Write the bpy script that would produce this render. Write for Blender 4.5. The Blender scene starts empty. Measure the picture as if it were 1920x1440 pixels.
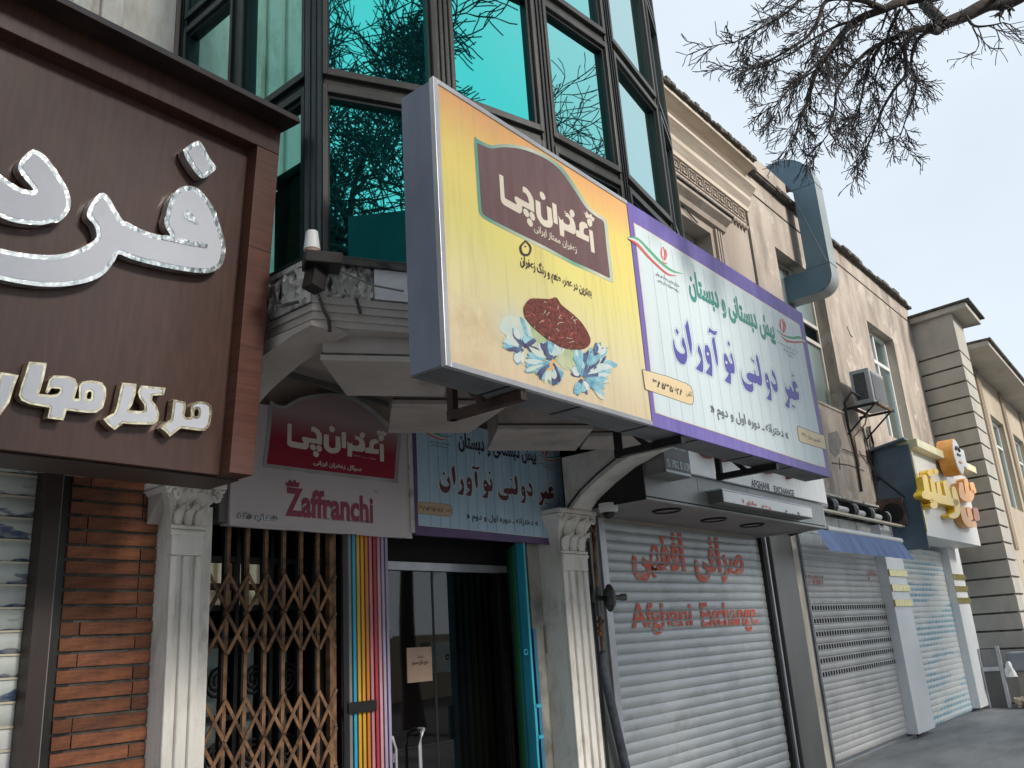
import bpy, math, random
import numpy as np
from mathutils import Vector, Matrix
from mathutils.geometry import tessellate_polygon
random.seed(7)
sc = bpy.context.scene
COL = sc.collection

# ---------------------------------------------------------------- camera
FPX = 1614.8
YAW, PITCH, ROLL = [math.radians(a) for a in (51.511, 16.952, -3.909)]
_cy, _sy, _cp, _sp = math.cos(YAW), math.sin(YAW), math.cos(PITCH), math.sin(PITCH)
W_ = Vector((_sy*_cp, _cy*_cp, _sp))
R0 = Vector((_cy, -_sy, 0)); U0 = R0.cross(W_)
R_ = R0*math.cos(ROLL) + U0*math.sin(ROLL)
U_ = -R0*math.sin(ROLL) + U0*math.cos(ROLL)
EYE = Vector((0, 0, 1.6))
cd = bpy.data.cameras.new('camera'); cam = bpy.data.objects.new('camera', cd); COL.objects.link(cam)
cd.sensor_width = 36; cd.lens = FPX/1920*36; cd.clip_end = 2000; cd.clip_start = 0.05
cam.matrix_world = Matrix(((R_.x, U_.x, -W_.x, 0), (R_.y, U_.y, -W_.y, 0), (R_.z, U_.z, -W_.z, 1.6), (0, 0, 0, 1)))
sc.camera = cam

# ---------------------------------------------------------------- sky, sun, exposure
sc.view_settings.view_transform = 'Standard'; sc.view_settings.look = 'None'
sc.view_settings.exposure = 0.80; sc.view_settings.gamma = 1
SUN_EL, SUN_AZ = math.radians(27), math.radians(176)     # azimuth measured from +y towards +x
wd = bpy.data.worlds.new('World'); sc.world = wd; wd.use_nodes = True
nt = wd.node_tree; nt.nodes.clear(); N = nt.nodes.new; L = nt.links.new
out = N('ShaderNodeOutputWorld'); b1 = N('ShaderNodeBackground'); b2 = N('ShaderNodeBackground'); mx = N('ShaderNodeMixShader')
sky = N('ShaderNodeTexSky'); sky.sky_type = 'NISHITA'; sky.sun_disc = False
sky.sun_elevation = SUN_EL; sky.sun_rotation = SUN_AZ; sky.air_density = 1.0; sky.dust_density = 0.6
b1.inputs[1].default_value = 0.08; L(sky.outputs[0], b1.inputs[0])
tc = N('ShaderNodeTexCoord'); mp = N('ShaderNodeMapping'); mp.inputs['Scale'].default_value = (1.0, 1.0, 2.2)
nz = N('ShaderNodeTexNoise'); nz.inputs['Scale'].default_value = 1.6; nz.inputs['Detail'].default_value = 5; nz.inputs['Roughness'].default_value = .55
rp = N('ShaderNodeValToRGB'); rp.color_ramp.elements[0].position = .3; rp.color_ramp.elements[1].position = .75
rp.color_ramp.elements[0].color = (.80, .80, .80, 1); rp.color_ramp.elements[1].color = (.97, .97, .97, 1)
L(tc.outputs['Generated'], mp.inputs[0]); L(mp.outputs[0], nz.inputs[0]); L(nz.outputs[0], rp.inputs[0]); L(rp.outputs[0], mx.inputs[0])
b2.inputs[0].default_value = (.76, .845, .92, 1); b2.inputs[1].default_value = .68
L(b1.outputs[0], mx.inputs[1]); L(b2.outputs[0], mx.inputs[2]); L(mx.outputs[0], out.inputs[0])
sl = bpy.data.lights.new('sun', 'SUN'); sl.energy = 2.5; sl.angle = math.radians(12); sl.color = (1, .93, .84)
so = bpy.data.objects.new('sun', sl); COL.objects.link(so); so.location = (0, -10, 20)
sd = Vector((math.sin(SUN_AZ)*math.cos(SUN_EL), math.cos(SUN_AZ)*math.cos(SUN_EL), math.sin(SUN_EL)))
so.rotation_euler = sd.to_track_quat('Z', 'Y').to_euler()

# ---------------------------------------------------------------- helpers
def ray(px, py):
    px, py = float(px), float(py)
    return ((px-960)*R_ - (py-720)*U_ + FPX*W_).normalized()
def on(px, py, ax, v):            # where the sight line through a photo pixel meets the plane ax = v
    d = ray(px, py); i = 'xyz'.index(ax)
    return EYE + d*((v-EYE[i])/d[i])

def mat(name, col, col2=None, rough=.7, metal=0.0, scale=6, detail=5, stretch=(1, 1, 1), bump=0.0, bscale=None, lo=.35, hi=.65, spec=.5, rnd=0.0, coat=0.0, alpha=None):
    m = bpy.data.materials.new(name); m.use_nodes = True
    nt = m.node_tree; b = nt.nodes['Principled BSDF']; N = nt.nodes.new; L = nt.links.new
    b.inputs['Base Color'].default_value = (*col, 1); b.inputs['Roughness'].default_value = rough
    b.inputs['Metallic'].default_value = metal; b.inputs['Specular IOR Level'].default_value = spec
    b.inputs['Coat Weight'].default_value = coat
    if col2 is not None or bump:
        tc = N('ShaderNodeTexCoord'); mp = N('ShaderNodeMapping'); mp.inputs['Scale'].default_value = stretch
        L(tc.outputs['Object'], mp.inputs[0])
    if col2 is not None:
        nz = N('ShaderNodeTexNoise'); nz.inputs['Scale'].default_value = scale; nz.inputs['Detail'].default_value = detail
        nz.inputs['Roughness'].default_value = .62
        L(mp.outputs[0], nz.inputs[0])
        rp = N('ShaderNodeValToRGB'); rp.color_ramp.elements[0].position = lo; rp.color_ramp.elements[1].position = hi
        rp.color_ramp.elements[0].color = (*col, 1); rp.color_ramp.elements[1].color = (*col2, 1)
        L(nz.outputs[0], rp.inputs[0]); last = rp.outputs[0]
        if rnd:
            oi = N('ShaderNodeObjectInfo'); hs = N('ShaderNodeHueSaturation')
            mr = N('ShaderNodeMapRange'); mr.inputs[3].default_value = 1-rnd; mr.inputs[4].default_value = 1+rnd
            L(oi.outputs['Random'], mr.inputs[0]); L(mr.outputs[0], hs.inputs['Value']); L(last, hs.inputs['Color']); last = hs.outputs[0]
        L(last, b.inputs['Base Color'])
    if bump:
        n2 = N('ShaderNodeTexNoise'); n2.inputs['Scale'].default_value = bscale or scale*4; n2.inputs['Detail'].default_value = 6
        bp = N('ShaderNodeBump'); bp.inputs['Strength'].default_value = bump; bp.inputs['Distance'].default_value = .02
        L(mp.outputs[0], n2.inputs[0]); L(n2.outputs[0], bp.inputs['Height']); L(bp.outputs[0], b.inputs['Normal'])
    return m

def grime(m, col, amt, sc_=(3, 3, .5), lo=.52, hi=.75, scale=1.0):
    """run-down dirt: soft streaks and patches of another colour over the finished paint"""
    nt = m.node_tree; N = nt.nodes.new; L = nt.links.new; b = nt.nodes['Principled BSDF']
    src = b.inputs['Base Color'].links[0].from_socket
    ge = N('ShaderNodeNewGeometry'); mp = N('ShaderNodeMapping'); mp.inputs['Scale'].default_value = sc_; L(ge.outputs['Position'], mp.inputs[0])
    nz = N('ShaderNodeTexNoise'); nz.inputs['Scale'].default_value = scale; nz.inputs['Detail'].default_value = 8; nz.inputs['Roughness'].default_value = .68; L(mp.outputs[0], nz.inputs[0])
    mr = N('ShaderNodeMapRange'); mr.inputs[1].default_value = lo; mr.inputs[2].default_value = hi; mr.inputs[4].default_value = amt; L(nz.outputs[0], mr.inputs[0])
    mx = N('ShaderNodeMix'); mx.data_type = 'RGBA'; L(mr.outputs[0], mx.inputs[0]); L(src, mx.inputs[6]); mx.inputs[7].default_value = (*col, 1); L(mx.outputs[2], b.inputs['Base Color'])

class MB:
    def __init__(s): s.v = []; s.f = []; s.sm = []
    def add(s, vs, fs, smooth=False):
        o = len(s.v); s.v += [tuple(v) for v in vs]; s.f += [tuple(i+o for i in f) for f in fs]; s.sm += [smooth]*len(fs); return s
    def box(s, x0, x1, y0, y1, z0, z1):
        v = [(x, y, z) for x in (x0, x1) for y in (y0, y1) for z in (z0, z1)]
        return s.add(v, [(0, 1, 3, 2), (4, 6, 7, 5), (0, 4, 5, 1), (2, 3, 7, 6), (0, 2, 6, 4), (1, 5, 7, 3)])
    def obox(s, F, a0, a1, b0, b1, z0, z1):     # F = (origin, along, outward) in plan
        O, U, Nn = F
        v = [(O[0]+U[0]*a+Nn[0]*b, O[1]+U[1]*a+Nn[1]*b, z) for a in (a0, a1) for b in (b0, b1) for z in (z0, z1)]
        return s.add(v, [(0, 1, 3, 2), (4, 6, 7, 5), (0, 4, 5, 1), (2, 3, 7, 6), (0, 2, 6, 4), (1, 5, 7, 3)])
    def prism(s, poly, z0, z1):                 # plan polygon extruded in z
        n = len(poly); v = [(p[0], p[1], z0) for p in poly] + [(p[0], p[1], z1) for p in poly]
        return s.add(v, [tuple(range(n))[::-1], tuple(range(n, 2*n))] + [(i, (i+1) % n, n+(i+1) % n, n+i) for i in range(n)])
    def extr(s, poly, d, smooth=False):         # any planar polygon extruded by vector d
        n = len(poly); d = Vector(d); v = [Vector(p) for p in poly]; v += [p+d for p in v]
        return s.add(v, [tuple(range(n))[::-1], tuple(range(n, 2*n))] + [(i, (i+1) % n, n+(i+1) % n, n+i) for i in range(n)])
    def flat(s, pts):
        tri = tessellate_polygon([[Vector(p) for p in pts]])
        return s.add(pts, tri)
    def bar(s, a, b, w, h=None, up=(0, 0, 1)):  # square bar between two points
        a, b = Vector(a), Vector(b); h = h or w; t = (b-a).normalized(); up = Vector(up)
        if abs(t.dot(up)) > .98: up = Vector((0, 1, 0))
        x = t.cross(up).normalized()*w/2; y = x.cross(t).normalized()*h/2
        v = [a-x-y, a+x-y, a+x+y, a-x+y, b-x-y, b+x-y, b+x+y, b-x+y]
        return s.add(v, [(3, 2, 1, 0), (4, 5, 6, 7), (0, 1, 5, 4), (1, 2, 6, 5), (2, 3, 7, 6), (3, 0, 4, 7)])
    def tube(s, pts, r, n=8, caps=True):
        pts = [Vector(p) for p in pts]; rs = r if isinstance(r, (list, tuple)) else [r]*len(pts); o = []; up = Vector((.13, .21, .97)).normalized()
        for i, p in enumerate(pts):
            t = (pts[min(i+1, len(pts)-1)]-pts[max(i-1, 0)]).normalized()
            x = t.cross(up)
            if x.length < .05: x = t.cross(Vector((1, 0, 0)))
            x.normalize(); y = x.cross(t)
            o += [p + (x*math.cos(a)+y*math.sin(a))*rs[i] for a in [2*math.pi*k/n for k in range(n)]]
        f = [(i*n+k, i*n+(k+1) % n, (i+1)*n+(k+1) % n, (i+1)*n+k) for i in range(len(pts)-1) for k in range(n)]
        s.add(o, f, True)
        if caps: s.add(o[:n], [tuple(range(n))[::-1]]); s.add(o[-n:], [tuple(range(n))])
        return s
    def disc(s, c, axis, r, h, n=24, r2=None):  # cylinder along axis, centre of base c
        c = Vector(c); a = Vector(axis).normalized()
        return s.tube([c, c+a*h], [r, r if r2 is None else r2], n)
    def mesh(s, name):
        me = bpy.data.meshes.new(name); me.from_pydata(s.v, [], s.f); me.polygons.foreach_set('use_smooth', s.sm); me.update(); return me
    def build(s, name, m, parent=None, label=None, bevel=0, cat=None, group=None, kind=None):
        if parent is None and s.v:              # origin at the thing's base
            a = np.array(s.v); c = Vector(((a[:, 0].min()+a[:, 0].max())/2, (a[:, 1].min()+a[:, 1].max())/2, a[:, 2].min()))
            if kind: c = Vector((0, 0, 0))
            s.v = [(x-c.x, y-c.y, z-c.z) for x, y, z in s.v]
        me = s.mesh(name); me.materials.append(m); o = bpy.data.objects.new(name, me); COL.objects.link(o)
        if parent is None and s.v: o.location = c
        else: put(o, parent)
        if bevel:
            bv = o.modifiers.new('bevel', 'BEVEL'); bv.width = bevel; bv.segments = 2; bv.limit_method = 'ANGLE'
        if label: o['label'] = label
        if cat: o['category'] = cat
        if group: o['group'] = group
        if kind: o['kind'] = kind
        return o
def put(o, parent):                         # every part keeps its world position under its parent
    o.parent = parent
    if parent is not None: o.matrix_parent_inverse = Matrix.Translation(-Vector(parent.location))
def thing(name, label, cat, loc=(0, 0, 0), group=None, kind=None):
    o = bpy.data.objects.new(name, None); COL.objects.link(o); o.location = loc; o.empty_display_size = .1
    if label: o['label'] = label
    if cat: o['category'] = cat
    if group: o['group'] = group
    if kind: o['kind'] = kind
    return o
def inst(me, name, parent, off=(0, 0, 0), rot=None):      # another part on the same mesh
    o = bpy.data.objects.new(name, me); COL.objects.link(o); o.location = Vector(off)
    if rot: o.rotation_euler = rot
    put(o, parent); return o
# ---- lettering
AR = {'ا': 'ﺍﺎ', 'آ': 'ﺁﺂ', 'ب': 'ﺏﺐﺑﺒ', 'پ': 'ﭖﭗﭘﭙ', 'ت': 'ﺕﺖﺗﺘ', 'ج': 'ﺝﺞﺟﺠ', 'چ': 'ﭺﭻﭼﭽ', 'خ': 'ﺥﺦﺧﺨ', 'د': 'ﺩﺪ', 'ر': 'ﺭﺮ', 'ز': 'ﺯﺰ',
      'س': 'ﺱﺲﺳﺴ', 'ش': 'ﺵﺶﺷﺸ', 'ص': 'ﺹﺺﺻﺼ', 'ع': 'ﻉﻊﻋﻌ', 'غ': 'ﻍﻎﻏﻐ', 'ف': 'ﻑﻒﻓﻔ', 'ق': 'ﻕﻖﻗﻘ', 'ک': 'ﮎﮏﮐﮑ', 'گ': 'ﮒﮓﮔﮕ', 'ل': 'ﻝﻞﻟﻠ', 'م': 'ﻡﻢﻣﻤ',
      'ن': 'ﻥﻦﻧﻨ', 'و': 'ﻭﻮ', 'ه': 'ﻩﻪﻫﻬ', 'ی': 'ﯼﯽﯾﯿ', 'ط': 'ﻁﻂﻃﻄ', 'ح': 'ﺡﺢﺣﺤ'}
def shape(t):
    o = []
    for i, ch in enumerate(t):
        if ch not in AR: o.append(ch); continue
        pj_ = i > 0 and t[i-1] in AR and len(AR[t[i-1]]) == 4
        nj = i+1 < len(t) and t[i+1] in AR and len(AR[ch]) == 4
        fm = AR[ch]; k = (3 if nj else 1) if pj_ else (2 if nj else 0)
        o.append(fm[k])
    s = ''.join(o)[::-1]
    # digits keep their left-to-right order
    res, buf = '', ''
    for ch in s:
        if ch in '۰۱۲۳۴۵۶۷۸۹-': buf = ch+buf
        else: res += buf+ch; buf = ''
    return res+buf
def text_mesh(body, bold=0.0, ext=0.0, raw=False):
    c = bpy.data.curves.new('t', 'FONT'); c.body = body if raw else shape(body); c.size = 1; c.offset = bold; c.extrude = ext; c.resolution_u = 3
    o = bpy.data.objects.new('t', c); COL.objects.link(o)
    dg = bpy.context.evaluated_depsgraph_get(); me = o.evaluated_get(dg).to_mesh()
    v = np.array([x.co[:] for x in me.vertices]); f = [tuple(p.vertices) for p in me.polygons]
    o.evaluated_get(dg).to_mesh_clear(); bpy.data.objects.remove(o); bpy.data.curves.remove(c)
    return v, f
def text_on(name, body, y, x0, x1, z0, z1, m, parent, bold=0.0, ext=0.0, raw=False, shear=0, grooves=None, label=None):
    """lettering on a wall plane y = const, filling x0..x1, z0..z1 (z may slope: pairs)"""
    v, f = text_mesh(body, bold, ext, raw)
    lo, hi = v.min(0), v.max(0); w, h = hi[0]-lo[0], hi[1]-lo[1]
    par = list(range(len(v)))
    def find(i):
        while par[i] != i: par[i] = par[par[i]]; i = par[i]
        return i
    for q in f:
        r0_ = find(q[0])
        for i in q[1:]: par[find(i)] = r0_
    ids = {}; P = []
    for k_, (a, b, c) in enumerate(v):
        s = (a-lo[0])/w; t = (b-lo[1])/h; isl = ids.setdefault(find(k_), len(ids))
        P.append((x0+(x1-x0)*s+shear*(t-.5), (y-c*2 if ext else y)-.00013*(isl % 9), z0+(z1-z0)*t))
    mb = MB()
    if grooves is None: mb.add(P, f)
    else:
        import bmesh
        bm = bmesh.new(); vs = [bm.verts.new(p) for p in P]
        for q in f:
            try: bm.faces.new([vs[i] for i in q])
            except ValueError: pass
        for g, hw in grooves:
            for zz in (g-hw, g+hw):
                bmesh.ops.bisect_plane(bm, geom=bm.verts[:]+bm.edges[:]+bm.faces[:], plane_co=(0, 0, zz), plane_no=(0, 0, 1))
        kill = [q for q in bm.faces if any(abs(q.calc_center_median().z-g) < hw for g, hw in grooves)]
        bmesh.ops.delete(bm, geom=kill, context='FACES'); bm.verts.ensure_lookup_table()
        mb.add([v.co[:] for v in bm.verts], [tuple(v.index for v in q.verts) for q in (bm.verts.index_update() or bm.faces)]); bm.free()
    return mb.build(name, m, parent, label=label)

# ---- hand drawn letters: strokes and outlines traced in photo pixels, carried on to the board's plane
def sdf_seg(X, Y, a, b):
    ax, ay, ar = a; bx, by, br = b; dx, dy = bx-ax, by-ay; l2 = dx*dx+dy*dy+1e-9
    t = np.clip(((X-ax)*dx+(Y-ay)*dy)/l2, 0, 1)
    return np.hypot(X-ax-t*dx, Y-ay-t*dy) - (ar+(br-ar)*t)
def sdf_poly(X, Y, P, smooth=True):
    P = np.array(P, float)
    if smooth:
        Q = []
        n = len(P)
        for i in range(n):
            p0, p1, p2, p3 = P[i-1], P[i], P[(i+1) % n], P[(i+2) % n]
            for t in (0, .25, .5, .75):
                Q.append(.5*((2*p1)+(p2-p0)*t+(2*p0-5*p1+4*p2-p3)*t*t+(3*p1-p0-3*p2+p3)*t**3))
        P = np.array(Q)
    d = np.full(X.shape, 1e9); ins = np.zeros(X.shape, bool); n = len(P)
    for i in range(n):
        a, b = P[i], P[(i+1) % n]
        d = np.minimum(d, sdf_seg(X, Y, (a[0], a[1], 0), (b[0], b[1], 0)))
        c = ((a[1] > Y) != (b[1] > Y)) & (X < (b[0]-a[0])*(Y-a[1])/((b[1]-a[1]) or 1e-9)+a[0]); ins ^= c
    return np.where(ins, -d, d)
def spline(pts, k=4):
    P = [np.array(p, float) for p in pts]
    if len(P) < 3: return P
    o = []
    for i in range(len(P)-1):
        p0, p1, p2, p3 = P[max(i-1, 0)], P[i], P[i+1], P[min(i+2, len(P)-1)]
        for j in range(k):
            t = j/k; o.append(.5*((2*p1)+(p2-p0)*t+(2*p0-5*p1+4*p2-p3)*t*t+(3*p1-p0-3*p2+p3)*t**3))
    return o+[P[-1]]
def field(shapes, step, pad=8):
    pts = [p[:2] for s in shapes for p in s[1]]; a = np.array(pts)
    r = max([p[2] for s in shapes if s[0] in 'sl' for p in s[1]] + [0])
    xs = np.arange(a[:, 0].min()-r-pad, a[:, 0].max()+r+pad, step); ys = np.arange(a[:, 1].min()-r-pad, a[:, 1].max()+r+pad, step)
    X, Y = np.meshgrid(xs, ys); D = np.full(X.shape, 1e9)
    for s in shapes:
        if s[0] in 'sl':
            q = spline(s[1]) if s[0] == 's' else s[1]
            if len(q) == 1: D = np.minimum(D, np.hypot(X-q[0][0], Y-q[0][1])-q[0][2])
            for a_, b_ in zip(q[:-1], q[1:]): D = np.minimum(D, sdf_seg(X, Y, a_, b_))
        elif s[0] == 'p': D = np.minimum(D, sdf_poly(X, Y, s[1]))
        elif s[0] == 'q': D = np.minimum(D, sdf_poly(X, Y, s[1], False))
    for s in shapes:
        if s[0] == 'h': D = np.maximum(D, -sdf_poly(X, Y, s[1]))
    return xs, ys, D
def march(xs, ys, D, level):
    """filled marching squares: vertices in pixel space, faces, and boundary edges"""
    V = []; ix = {}; F = []; E = []
    S = D-level; S = np.where(S == 0, 1e-6, S)
    def vid(key, p):
        if key not in ix: ix[key] = len(V); V.append(p)
        return ix[key]
    h, w = S.shape; ins = S < 0
    anyc = ins[:-1, :-1] | ins[1:, :-1] | ins[:-1, 1:] | ins[1:, 1:]
    for j, i in zip(*np.nonzero(anyc)):
        cs = [(i, j), (i+1, j), (i+1, j+1), (i, j+1)]; poly = []; cut = []
        for k in range(4):
            (a, b), (c, d) = cs[k], cs[(k+1) % 4]; sa, sb = S[b, a], S[d, c]
            if sa < 0: poly.append(vid((a, b), (xs[a], ys[b])))
            if (sa < 0) != (sb < 0):
                t = sa/(sa-sb); key = (min((a, b), (c, d)), max((a, b), (c, d)))
                q = vid(key, (xs[a]+(xs[c]-xs[a])*t, ys[b]+(ys[d]-ys[b])*t)); poly.append(q); cut.append((q, sa < 0))
        if len(poly) >= 3: F.append(tuple(poly))
        if len(cut) == 2: E.append((cut[0][0], cut[1][0]) if cut[0][1] else (cut[1][0], cut[0][0]))
    return V, F, E
def letters(shapes, step, level, plane, dn, thick=0.0, fd=None):
    """plane = function(px,py)->point on the board; dn = outward unit vector; returns MB"""
    xs, ys, D = fd or field(shapes, step); V, F, E = march(xs, ys, D, level)
    P = [Vector(plane(x, y)) for x, y in V]; mb = MB(); n = len(P)
    dn = Vector(dn)
    if thick:
        mb.add(P+[p-dn*thick for p in P], F+[(a, b, b+n, a+n) for a, b in E])
    else: mb.add(P, F)
    return mb
def ypl(y): return lambda px, py: on(px, py, 'y', y)
# ================================================================ materials
PLASTER = mat('plaster_pink', (.33, .275, .23), (.46, .40, .345), .9, scale=1.1, stretch=(1.2, 1.2, .35), bump=.35, bscale=14)
PLASTER2 = mat('plaster_old', (.25, .21, .18), (.46, .395, .335), .92, scale=1.5, stretch=(1.5, 1.5, .6), bump=.55, bscale=9, lo=.28, hi=.62)
PLASTER_G = mat('plaster_grey', (.36, .34, .305), (.46, .435, .39), .9, scale=.9, bump=.25, bscale=9)
PLASTER_Y = mat('plaster_yellow', (.36, .30, .225), (.46, .395, .31), .9, scale=.8, stretch=(1, 1, .4), bump=.2, bscale=9)
WHITEP = mat('white_plaster', (.56, .51, .45), (.78, .75, .70), .8, scale=5, stretch=(1.5, 1.5, .6), bump=.3, bscale=22, lo=.25, hi=.5)
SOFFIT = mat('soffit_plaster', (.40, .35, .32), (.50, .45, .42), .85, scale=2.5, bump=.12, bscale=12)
CONC = mat('cracked_plaster', (.14, .13, .12), (.55, .53, .50), .95, scale=9, bump=1.0, bscale=14, lo=.34, hi=.5)
STONEW = mat('white_stone_band', (.30, .27, .25), (.74, .73, .75), .7, scale=4, stretch=(1, 1, 1.5), bump=.35, bscale=20, lo=.2, hi=.42)
GREENALU = mat('bronze_aluminium', (.05, .05, .046), (.085, .083, .076), .45, metal=.25, scale=5, stretch=(1, 1, .3))
DARKALU = mat('dark_green_aluminium', (.014, .03, .032), (.03, .05, .052), .35, metal=.3, scale=5)
GASKET = mat('black_gasket', (.006, .010, .012), rough=.5)
WOODB = mat('brown_wood_laminate', (.047, .020, .015), (.082, .034, .023), .42, scale=16, stretch=(3, 3, .22), lo=.3, hi=.7, coat=.12)
WOODH = mat('brown_wood_crossgrain', (.068, .024, .016), (.125, .048, .030), .42, scale=14, stretch=(.3, .3, 6), lo=.3, hi=.7, coat=.12)
WOODDARK = mat('dark_brown_trim', (.022, .012, .010), (.04, .02, .017), .5, scale=8, stretch=(1, 1, .3))
SILVERL = mat('mirror_rim', (.55, .60, .60), (.93, .95, .93), .18, metal=.85, scale=26, stretch=(1, 1, 1), lo=.38, hi=.58, bump=.25, bscale=30)
LFACE = mat('letter_face_grey', (.60, .62, .68), (.66, .68, .74), .35, scale=3)
GOLDR = mat('letter_rim_gold', (.55, .48, .36), (.95, .86, .62), .2, metal=.8, scale=26, lo=.38, hi=.6, bump=.2, bscale=30)
LSIDE = mat('letter_side_bronze', (.20, .10, .05), (.34, .18, .08), .3, metal=.7, scale=9)
BRICKM = mat('brick', (.11, .042, .022), (.26, .095, .045), .85, scale=7, stretch=(1, 1, 3), bump=.3, bscale=30, rnd=.35)
MORTAR = mat('mortar', (.055, .05, .045), (.13, .12, .105), .95, scale=12, bump=.4)
RUST = mat('rusty_iron', (.055, .03, .018), (.29, .155, .08), .8, metal=.2, scale=10, bump=.4, bscale=40, lo=.35, hi=.62)
BLACKI = mat('black_iron', (.008, .008, .009), (.02, .019, .018), .45, metal=.3, scale=10)
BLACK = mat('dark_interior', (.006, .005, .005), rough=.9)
CREAM = mat('cream_panel', (.62, .55, .40), (.72, .66, .52), .5, scale=3)
STEELW = mat('white_steel', (.62, .63, .62), (.74, .75, .75), .4, scale=2, stretch=(1, 1, .4))
ALU = mat('aluminium_edge', (.42, .43, .46), (.56, .57, .60), .4, metal=.45, scale=4, stretch=(1, 1, .5))
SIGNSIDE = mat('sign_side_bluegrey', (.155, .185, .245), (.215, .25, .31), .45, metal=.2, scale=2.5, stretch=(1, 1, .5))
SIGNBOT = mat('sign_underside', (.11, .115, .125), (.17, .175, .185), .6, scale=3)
SLAT = mat('shutter_steel', (.40, .425, .44), (.51, .535, .55), .42, metal=.35, scale=3, stretch=(.6, 1, 3), lo=.3, hi=.7)
SLAT2 = mat('shutter_dusty', (.42, .42, .42), (.56, .55, .54), .5, metal=.25, scale=2, stretch=(.6, 1, 2), lo=.3, hi=.7)
SLATDK = mat('shutter_joint', (.10, .105, .11), (.2, .2, .21), .6, scale=6)
GREYSTEEL = mat('grey_steel_cladding', (.20, .20, .195), (.27, .27, .265), .38, metal=.35, scale=2, stretch=(.7, 1, .6))
DGREY = mat('dark_grey_pillar', (.115, .115, .112), (.15, .15, .146), .45, metal=.3, scale=2, stretch=(1, 1, .5))
WPANEL = mat('white_composite', (.48, .50, .50), (.72, .74, .75), .5, scale=5, stretch=(6, 1, .35), lo=.25, hi=.5)
REDL = mat('dark_red_letter', (.20, .02, .02), (.28, .035, .03), .4, scale=5)
REDP = mat('red_paint', (.62, .10, .06), (.80, .20, .13), .6, scale=20, stretch=(1, 1, 2), lo=.3, hi=.6)
BLUEC = mat('blue_canvas', (.12, .17, .33), (.19, .26, .46), .85, scale=3, stretch=(3, 1, .5))
DUCT = mat('duct_steel', (.08, .145, .195), (.115, .19, .245), .5, metal=.15, scale=1.2, lo=.3, hi=.7)  # bluish reflection on the duct's sides put into the steel colour
DUCTL = mat('duct_face', (.24, .27, .275), (.33, .36, .36), .5, metal=.2, scale=1.2)  # lighter copy of the same steel, for the front as light falls on it
PVC = mat('window_white', (.66, .67, .66), rough=.45); WHITEF = mat('white_face', (.84, .85, .85), rough=.4)
BRONZEW = mat('window_cream', (.46, .43, .38), (.55, .52, .47), rough=.5, scale=3)
PAVE = mat('pavement', (.16, .17, .18), (.25, .26, .27), .75, scale=1.2, stretch=(.6, 1.5, 1), bump=.2, bscale=20)
ASPH = mat('asphalt', (.045, .046, .048), (.07, .07, .07), .9, scale=3, bump=.3, bscale=60)
GOLD = mat('gold_mirror', (.42, .33, .07), (.72, .62, .26), .22, metal=.7, scale=14, lo=.3, hi=.7)
YELL = mat('yellow_acrylic', (.80, .50, .03), (.86, .60, .06), .3, scale=3)
ORAN = mat('orange_acrylic', (.72, .30, .06), (.80, .42, .12), .35, scale=9)
BROWNO = mat('brown_acrylic', (.30, .09, .05), (.42, .16, .06), .35, scale=9)
BARK = mat('bark', (.035, .028, .026), (.085, .07, .06), .9, scale=12, bump=.4)
TWIG = mat('twig', (.045, .040, .048), (.08, .07, .075), .85, scale=20)
POD = mat('seed_pod', (.07, .05, .04), (.14, .10, .08), .8, scale=20)
CABLE = mat('black_cable', (.012, .012, .012), rough=.6)
GREYC = mat('grey_cable', (.22, .21, .19), rough=.6)
ROOFD = mat('roof_edge', (.035, .033, .032), (.13, .115, .10), .9, scale=7, bump=.5)
grime(PLASTER2, (.13, .12, .11), .75, (2.6, 2.6, .55), .50, .74); grime(PLASTER2, (.56, .50, .44), .6, (1.1, 1, 1.3), .56, .62, 1.7); grime(PLASTER, (.15, .13, .115), .6, (3, 3, .5), .52, .78)
grime(PLASTER_G, (.16, .155, .145), .5, (1.5, 1.5, .7), .52, .8); grime(PLASTER_Y, (.20, .16, .12), .6, (2, 2, .4), .5, .78)
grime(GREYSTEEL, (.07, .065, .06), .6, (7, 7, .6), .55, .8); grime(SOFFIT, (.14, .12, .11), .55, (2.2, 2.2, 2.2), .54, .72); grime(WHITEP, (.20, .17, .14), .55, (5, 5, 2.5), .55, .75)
grime(SLAT, (.17, .165, .155), .6, (1.6, 1, 2.6), .52, .76); grime(SLAT, (.58, .60, .61), .5, (2.2, 1, 5), .60, .66, 1.6); grime(SLAT2, (.22, .21, .195), .6, (1.2, 1, 2), .5, .75); grime(SIGNSIDE, (.09, .10, .12), .6, (4, 4, 1.4), .55, .78)
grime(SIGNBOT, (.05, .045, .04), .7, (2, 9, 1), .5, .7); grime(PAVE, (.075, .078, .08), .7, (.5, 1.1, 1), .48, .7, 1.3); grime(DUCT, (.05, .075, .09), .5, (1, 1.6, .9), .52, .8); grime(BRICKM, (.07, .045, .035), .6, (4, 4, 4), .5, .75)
GLASSW = None
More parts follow.
